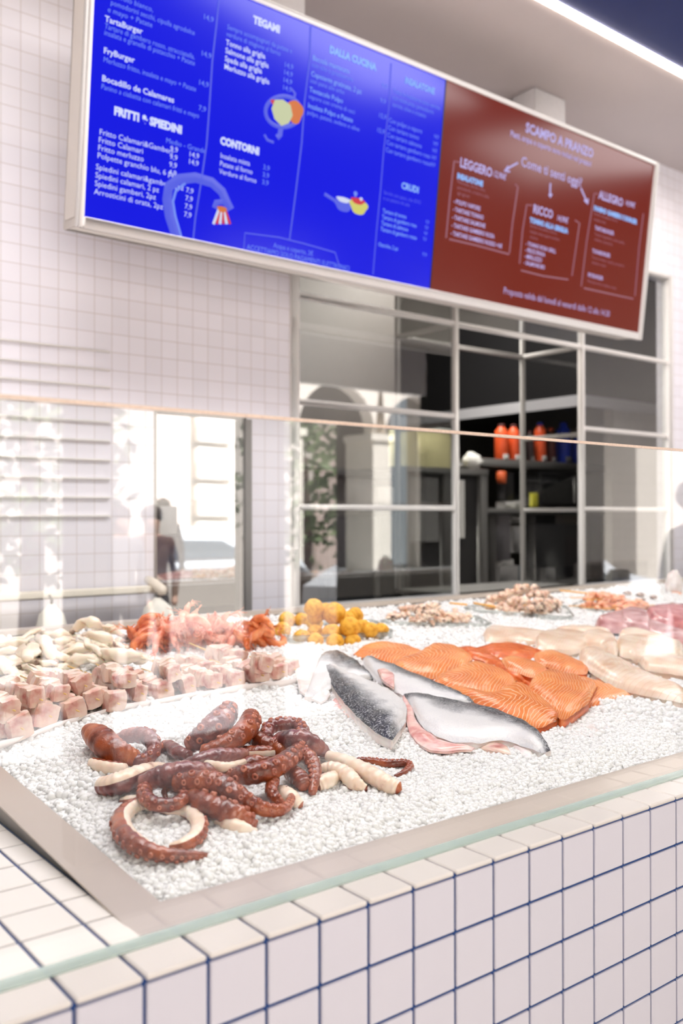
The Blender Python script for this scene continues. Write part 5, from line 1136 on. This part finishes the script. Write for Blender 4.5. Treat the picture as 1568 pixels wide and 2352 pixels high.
for (x0, y0, x1, y1, m, nm, lb, ct) in [(1158, 1152, 1184, 1169, kwh, 'white_bowl', 'small white tub on the worktop, left', 'tub'), (1182, 1150, 1205, 1169, kl, 'white_bowl', 'pale tub beside the white tub on the worktop', 'tub'),
   (1145, 1300, 1192, 1339, kl, 'storage_container', 'grey translucent container on the lower shelf, leftmost', 'container'), (1150, 1285, 1180, 1300, kwh, 'paper_stack', 'white stack lying on the leftmost container', 'paper'), (1178, 1208, 1204, 1270, kl, 'white_canister', 'pale canister in the middle of the kitchen rack', 'canister'), (1174, 1186, 1204, 1202, kl, 'flat_box', 'flat pale box just under the worktop', 'box'),
   (1222, 1302, 1240, 1338, kg, 'steel_pot', 'narrow grey pot on the lower shelf', 'pot'), (1252, 1304, 1276, 1338, kl, 'steel_pot', 'pale steel pot right of the narrow grey pot', 'pot'), (1280, 1300, 1318, 1338, kbl, 'black_bin', 'black box on the lower shelf near the mullion', 'box'), (1192, 1300, 1204, 1339, M('teal_plastic', (60, 90, 110), .5), 'teal_carton', 'teal carton right of the container', 'carton'), (1318, 1290, 1334, 1338, kl, 'grey_carton', 'grey carton beside the black box', 'carton'),
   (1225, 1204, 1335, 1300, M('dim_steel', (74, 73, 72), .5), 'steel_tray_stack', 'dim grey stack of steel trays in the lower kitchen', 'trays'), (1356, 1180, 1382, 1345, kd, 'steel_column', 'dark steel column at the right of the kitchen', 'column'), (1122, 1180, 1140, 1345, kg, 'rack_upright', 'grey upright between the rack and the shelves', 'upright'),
   (1140, 1180, 1172, 1290, M('grey_cloth', (120, 116, 118), .9), 'grey_apron', 'grey cloth hanging beside the upright', 'cloth'), (1160, 1085, 1180, 1150, kd, 'dark_bottle', 'dark bottle under the left end of the shelf', 'bottle')]:
    kbox(nm, lb, ct, x0, y0, x1, y1, 5.12, .12, m)
# dim things behind the left panes
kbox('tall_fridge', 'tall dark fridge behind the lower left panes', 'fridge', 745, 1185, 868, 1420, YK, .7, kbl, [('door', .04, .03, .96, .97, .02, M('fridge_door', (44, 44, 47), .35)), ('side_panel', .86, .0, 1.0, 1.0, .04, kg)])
kbox('shelf_board', 'dark shelf board with pale boxes behind the left panes', 'shelf', 770, 1080, 925, 1096, YK, .5, kd, [('front_edge', 0, 0, 1, .6, .01, kd)])
kbox('pale_box', 'pale grey box under the dark shelf board, left', 'box', 795, 1098, 858, 1165, YK+.05, .4, kl); kbox('pale_box', 'pale rounded box under the dark shelf board, right', 'box', 868, 1118, 905, 1168, YK+.05, .4, kwh)
kbox('dark_cabinet', 'dark reddish cabinet low behind the left panes', 'cabinet', 640, 1250, 740, 1420, YK+.1, .5, M('dark_red_brown', (60, 42, 42), .5), [('door', .04, .03, .96, .97, .015, M('dark_red_brown'))])
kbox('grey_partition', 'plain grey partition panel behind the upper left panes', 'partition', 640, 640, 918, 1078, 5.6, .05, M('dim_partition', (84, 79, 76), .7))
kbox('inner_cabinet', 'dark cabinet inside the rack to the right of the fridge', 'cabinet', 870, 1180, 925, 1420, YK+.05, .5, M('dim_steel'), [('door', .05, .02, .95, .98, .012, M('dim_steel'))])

# ================================================================== STREET outside the shop front, seen in the reflections
def vd(x, y, s): p = on(x, y, 1, 2*D+s); return Vector((p.x, -s, p.z))        # seen mirrored in the door / windows
def vg(x, y, s): p = on(x, y, 1, .216+s); return Vector((p.x, -s, p.z))       # seen mirrored in the counter glass
st = M('sunlit_stucco', (236, 226, 214), .8, nscale=1); st2 = M('pink_stucco', (226, 204, 192), .8, nscale=1); dkw = M('dark_window_glass', (40, 42, 50), .2); asph = M('asphalt', (150, 150, 152), .9, nscale=8)  # building windows use plain dark glass
b = B(); b.box((-14, -16, FL-.3), (22, -2.76, FL-.12)); tag(struct(b.build('floor_street', asph, smooth=False)))
YF = 12.5
t = thing('street_building', 'pale stucco building with arches and banded stone across the street', 'building', (3, -YF-1, FL-.12))
b = B(); b.box((-14, -YF-2, FL-.12), (14.1, -YF, 9)); b.box((14.1, -YF-2, 4.9), (26, -YF, 9)); b.box((20.3, -YF-2, FL-.12), (26, -YF, 4.9)); b.build('facade', st, t, smooth=False)
b = B(); b.box((14, -YF-3.2, FL-.12), (20.4, -YF-3.0, 4.95)); b.build('arcade_back', M('dark_arcade', (70, 58, 58), .8), t, smooth=False)
for x in (14.15, 17.4, 20.3):
    b = B(); b.box((x-.35, -YF-1.2, FL-.12), (x+.35, -YF+.1, 2.9)); b.box((x-.45, -YF-1.2, 2.9), (x+.45, -YF+.16, 3.1)); b.build('pier', st, t, smooth=False)
for xa, xb in ((14.15, 17.4), (17.4, 20.3)):
    xc = (xa+xb)/2; r = (xb-xa)/2; b = B(); vs = []; n = 16
    for k in range(n+1):
        a = math.pi*k/n; vs += [(xc-r*.86*math.cos(a), -YF+.04, 3.1+min(1.5, r*.86)*math.sin(a)), (xc-r*math.cos(a), -YF+.04, 4.95)]
    fs = [(2*k, 2*k+1, 2*k+3, 2*k+2) for k in range(n)]; vs += [(x, y-.5, z) for x, y, z in vs]; m = 2*(n+1); fs += [(m+2*k, m+2*k+2, m+2*k+3, m+2*k+1) for k in range(n)] + [(2*k, 2*k+2, m+2*k+2, m+2*k) for k in range(n)]
    b.add(vs, fs); b.build('arch', st, t, smooth=False)
a = vd(455, 1000, YF-.2)
for k in range(6):
    z0 = -.3+k*.95; b = B(); b.box((a.x, -YF-.0, z0), (a.x+1.1, -YF+.28, z0+.82), bev=.03); b.build('stone_block', st, t)
c = vd(440, 1000, YF-.1); b = B(); b.box((c.x-1.2, -YF, FL), (c.x-.0, -YF+.04, 7)); b.build('pink_panel', st2, t, smooth=False)
for x in (-9, -6.4, -2.2, .2):
    b = B(); b.box((x, -YF, 1.0), (x+.9, -YF+.03, 3.0)); w_ = b.build('window', dkw, t, smooth=False)
# parked white car
P0 = vd(470, 1290, 4.9); cx = P0.x-.2
t = thing('parked_car', 'white parked hatchback on the sunny street', 'car', (cx, -5.3, FL-.12)); g0 = FL-.12
prof = [(-2.1, .35), (-2.15, .7), (-1.95, .95), (-1.2, 1.08), (-.45, 1.46), (.9, 1.5), (1.75, 1.15), (2.05, 1.0), (2.1, .4)]
def car_sec(y, k, zk): return [(cx-x*k, y, g0+.0+z*zk if z > .9 else g0+z) for x, z in prof]
b = B(); secs = [(-4.55, .94, .90), (-4.62, 1, 1), (-5.3, 1.0, 1.03), (-5.98, 1, 1), (-6.05, .94, .90)]; vs = []; n = len(prof)
for y, k, zk in secs: vs += car_sec(y, k, zk)
fs = [(i*n+j, (i+1)*n+j, (i+1)*n+(j+1) % n, i*n+(j+1) % n) for i in range(4) for j in range(n)] + [tuple(range(n)), tuple(4*n+j for j in range(n-1, -1, -1))]
b.add(vs, fs); b.build('body', M('white_car_paint', (226, 230, 236), .15), t, angle=30)
b = B()
for y in (-4.548, -6.052):
    v = [(cx+1.0, y, g0+1.0), (cx+.38, y, g0+1.30), (cx-.85, y, g0+1.33), (cx-1.45, y, g0+1.0)]; v2 = [(p[0], p[1]+(.012 if y > -5 else -.012), p[2]) for p in v]; b.add(v+v2, [(0, 1, 2, 3), (7, 6, 5, 4), (0, 4, 5, 1), (1, 5, 6, 2), (2, 6, 7, 3), (3, 7, 4, 0)])
b.build('side_windows', M('car_window', (70, 92, 108), .1), t, smooth=False)
b = B(); b.box((cx+.85, -4.54, g0+.97), (cx+1.05, -4.36, g0+1.12), bev=.03); b.build('wing_mirror', M('dark_trim', (60, 60, 64), .4), t)
for x in (-1.35, 1.3):
    for y in (-4.66, -5.94):
        b = B(); pts = [(cx+x, y-.1, g0+.32), (cx+x, y+.1, g0+.32)]; b.tube(pts, .32, n=28, cap=True); w_ = b.build('wheel', M('tyre_black', (24, 24, 26), .7), t, angle=40)
        b = B(); b.tube([(cx+x, y-.115, g0+.32), (cx+x, y+.115, g0+.32)], .2, n=20); sub(b, 'hub_cap', M('hub_silver', (190, 192, 196), .3, metal=.6), w_)
b = B(); b.box((cx-2.17, -4.9, g0+.35), (cx-2.1, -5.7, g0+.5)) if False else b.box((cx-1.6, -4.545, g0+.3), (cx+1.6, -4.53, g0+.38)); b.build('sill_trim', M('dark_trim'), t)
# tree in front of the left window bay
def tree(label, x, y, h, r, seed):
    t = thing('street_tree', label, 'tree', (x, y, FL-.12)); q = random.Random(seed)
    b = B(); b.tube([(x, y, FL-.12), (x+.05, y, FL+h*.5), (x-.05, y+.1, FL+h*.9)], [.12, .1, .05], n=8); b.build('trunk', M('bark', (92, 76, 64), .9), t)
    b = B()
    for k in range(900):
        d = Vector((q.gauss(0, 1), q.gauss(0, 1), q.gauss(0, 1))).normalized()*r*q.uniform(.5, 1.0); c = Vector((x, y, FL+h*.8))+Vector((d.x, d.y, d.z*1.25)); e = Vector((q.uniform(-1, 1), q.uniform(-1, 1), q.uniform(-1, 1))).normalized(); f = e.orthogonal().normalized(); s = q.uniform(.06, .11)
        b.add([c+e*s, c+f*s*.5, c-e*s, c-f*s*.5], [(0, 1, 2, 3)])
    b.build('foliage', M('leaf_green', (110, 132, 84), .6, noise_amt=.4, nscale=3), t, smooth=False)
p = vg(60, 1000, 6.5); tree('leafy street tree outside to the left', p.x, -6.5, 2.6, .95, 5)
p = vg(690, 1000, 8.5); tree('leafy street tree outside to the right', p.x, -8.5, 2.6, 1.0, 8)
# people by the door, seen only as reflections
def person(label, x, y, rz, coat, legs, hairc, seed=0):
    t = thing('person', label, 'person', (x, y, FL if y > -2.7 else FL-.12)); z0 = t.location.z; ca, sa = math.cos(rz), math.sin(rz)
    J = dict(pel=(0, 0, .95), sp=(0, .0, 1.15), ch=(0, -.01, 1.35), nk=(0, 0, 1.50), hd=(0, .01, 1.58), tp=(0, .02, 1.72), ls=(.17, 0, 1.43), le=(.23, -.02, 1.14), lw=(.2, .14, .92), lh=(.19, .2, .84), rs=(-.17, 0, 1.43), re=(-.24, -.02, 1.14), rw=(-.22, .12, .90), rh=(-.21, .18, .83),
             lhp=(.09, 0, .9), lk=(.11, .03, .5), la=(.11, -.02, .09), lt=(.12, .14, .03), rhp=(-.09, 0, .9), rk=(-.1, .05, .5), ra=(-.1, -.02, .09), rt=(-.11, .14, .03))
    R_ = dict(pel=.15, sp=.135, ch=.15, nk=.055, hd=.085, tp=.08, ls=.07, le=.048, lw=.033, lh=.035, rs=.07, re=.048, rw=.033, rh=.035, lhp=.095, lk=.06, la=.042, lt=.04, rhp=.095, rk=.06, ra=.042, rt=.04)
    E_ = [('pel', 'sp'), ('sp', 'ch'), ('ch', 'nk'), ('nk', 'hd'), ('hd', 'tp'), ('ch', 'ls'), ('ls', 'le'), ('le', 'lw'), ('lw', 'lh'), ('ch', 'rs'), ('rs', 're'), ('re', 'rw'), ('rw', 'rh'), ('pel', 'lhp'), ('lhp', 'lk'), ('lk', 'la'), ('la', 'lt'), ('pel', 'rhp'), ('rhp', 'rk'), ('rk', 'ra'), ('ra', 'rt')]
    ks = list(J); me = bpy.data.meshes.new('body'); me.from_pydata([(J[k][0]*ca-J[k][1]*sa, J[k][0]*sa+J[k][1]*ca, J[k][2]) for k in ks], [(ks.index(a), ks.index(b_)) for a, b_ in E_], [])
    o = bpy.data.objects.new('body', me); COL.objects.link(o); md = o.modifiers.new('s', 'SKIN')
    for i, k in enumerate(ks): me.skin_vertices[0].data[i].radius = (R_[k], R_[k]*(.75 if k in ('sp', 'ch', 'pel') else 1)); me.skin_vertices[0].data[i].use_root = (k == 'pel')
    sb = o.modifiers.new('u', 'SUBSURF'); sb.levels = 2; sb.render_levels = 2
    bpy.context.view_layer.update(); m2 = bpy.data.meshes.new_from_object(o.evaluated_get(bpy.context.evaluated_depsgraph_get())); bpy.data.objects.remove(o)
    skin = M('skin', (214, 168, 144), .5); m2.materials.clear()
    for m in (skin, coat, legs): m2.materials.append(m)
    for f in m2.polygons:
        c = f.center; f.material_index = 0 if (c.z > 1.5 or (c.z < .93 and abs(c.x*ca+c.y*sa) > .175)) else (1 if c.z > .93 else 2); f.use_smooth = True
    o = bpy.data.objects.new('body', m2); COL.objects.link(o); o.parent = t
    h = B(); c = Vector((x, y, z0+1.66)); bk = Vector((sa, -ca, 0))
    h.blob(c+bk*.02+Vector((0, 0, .035)), (.102, .108, .10), seed=seed, amp=.05, nu=20, nv=12); h.build('hair', hairc, t)
    return t
p = vd(383, 1200, 1.75); person('person in dark blue jacket and jeans standing near the shop door', p.x, -1.75, .2, M('dark_blue_coat', (44, 56, 92), .8), M('jeans', (70, 84, 116), .8), blackm, 1)
for i, (x, s_, lb) in enumerate(((272, 6.4, 'person in grey jacket walking outside on the pavement'), (345, 6.7, 'person in brown coat walking outside beside the other'))):
    p = vg(x, 1200, s_); person(lb, p.x, -s_, .4*i, M('grey_coat', (120, 116, 116), .8) if i == 0 else M('brown_coat', (120, 92, 76), .8), M('dark_trousers', (56, 56, 64), .8), M('brown_hair', (60, 44, 34), .7), i+3)
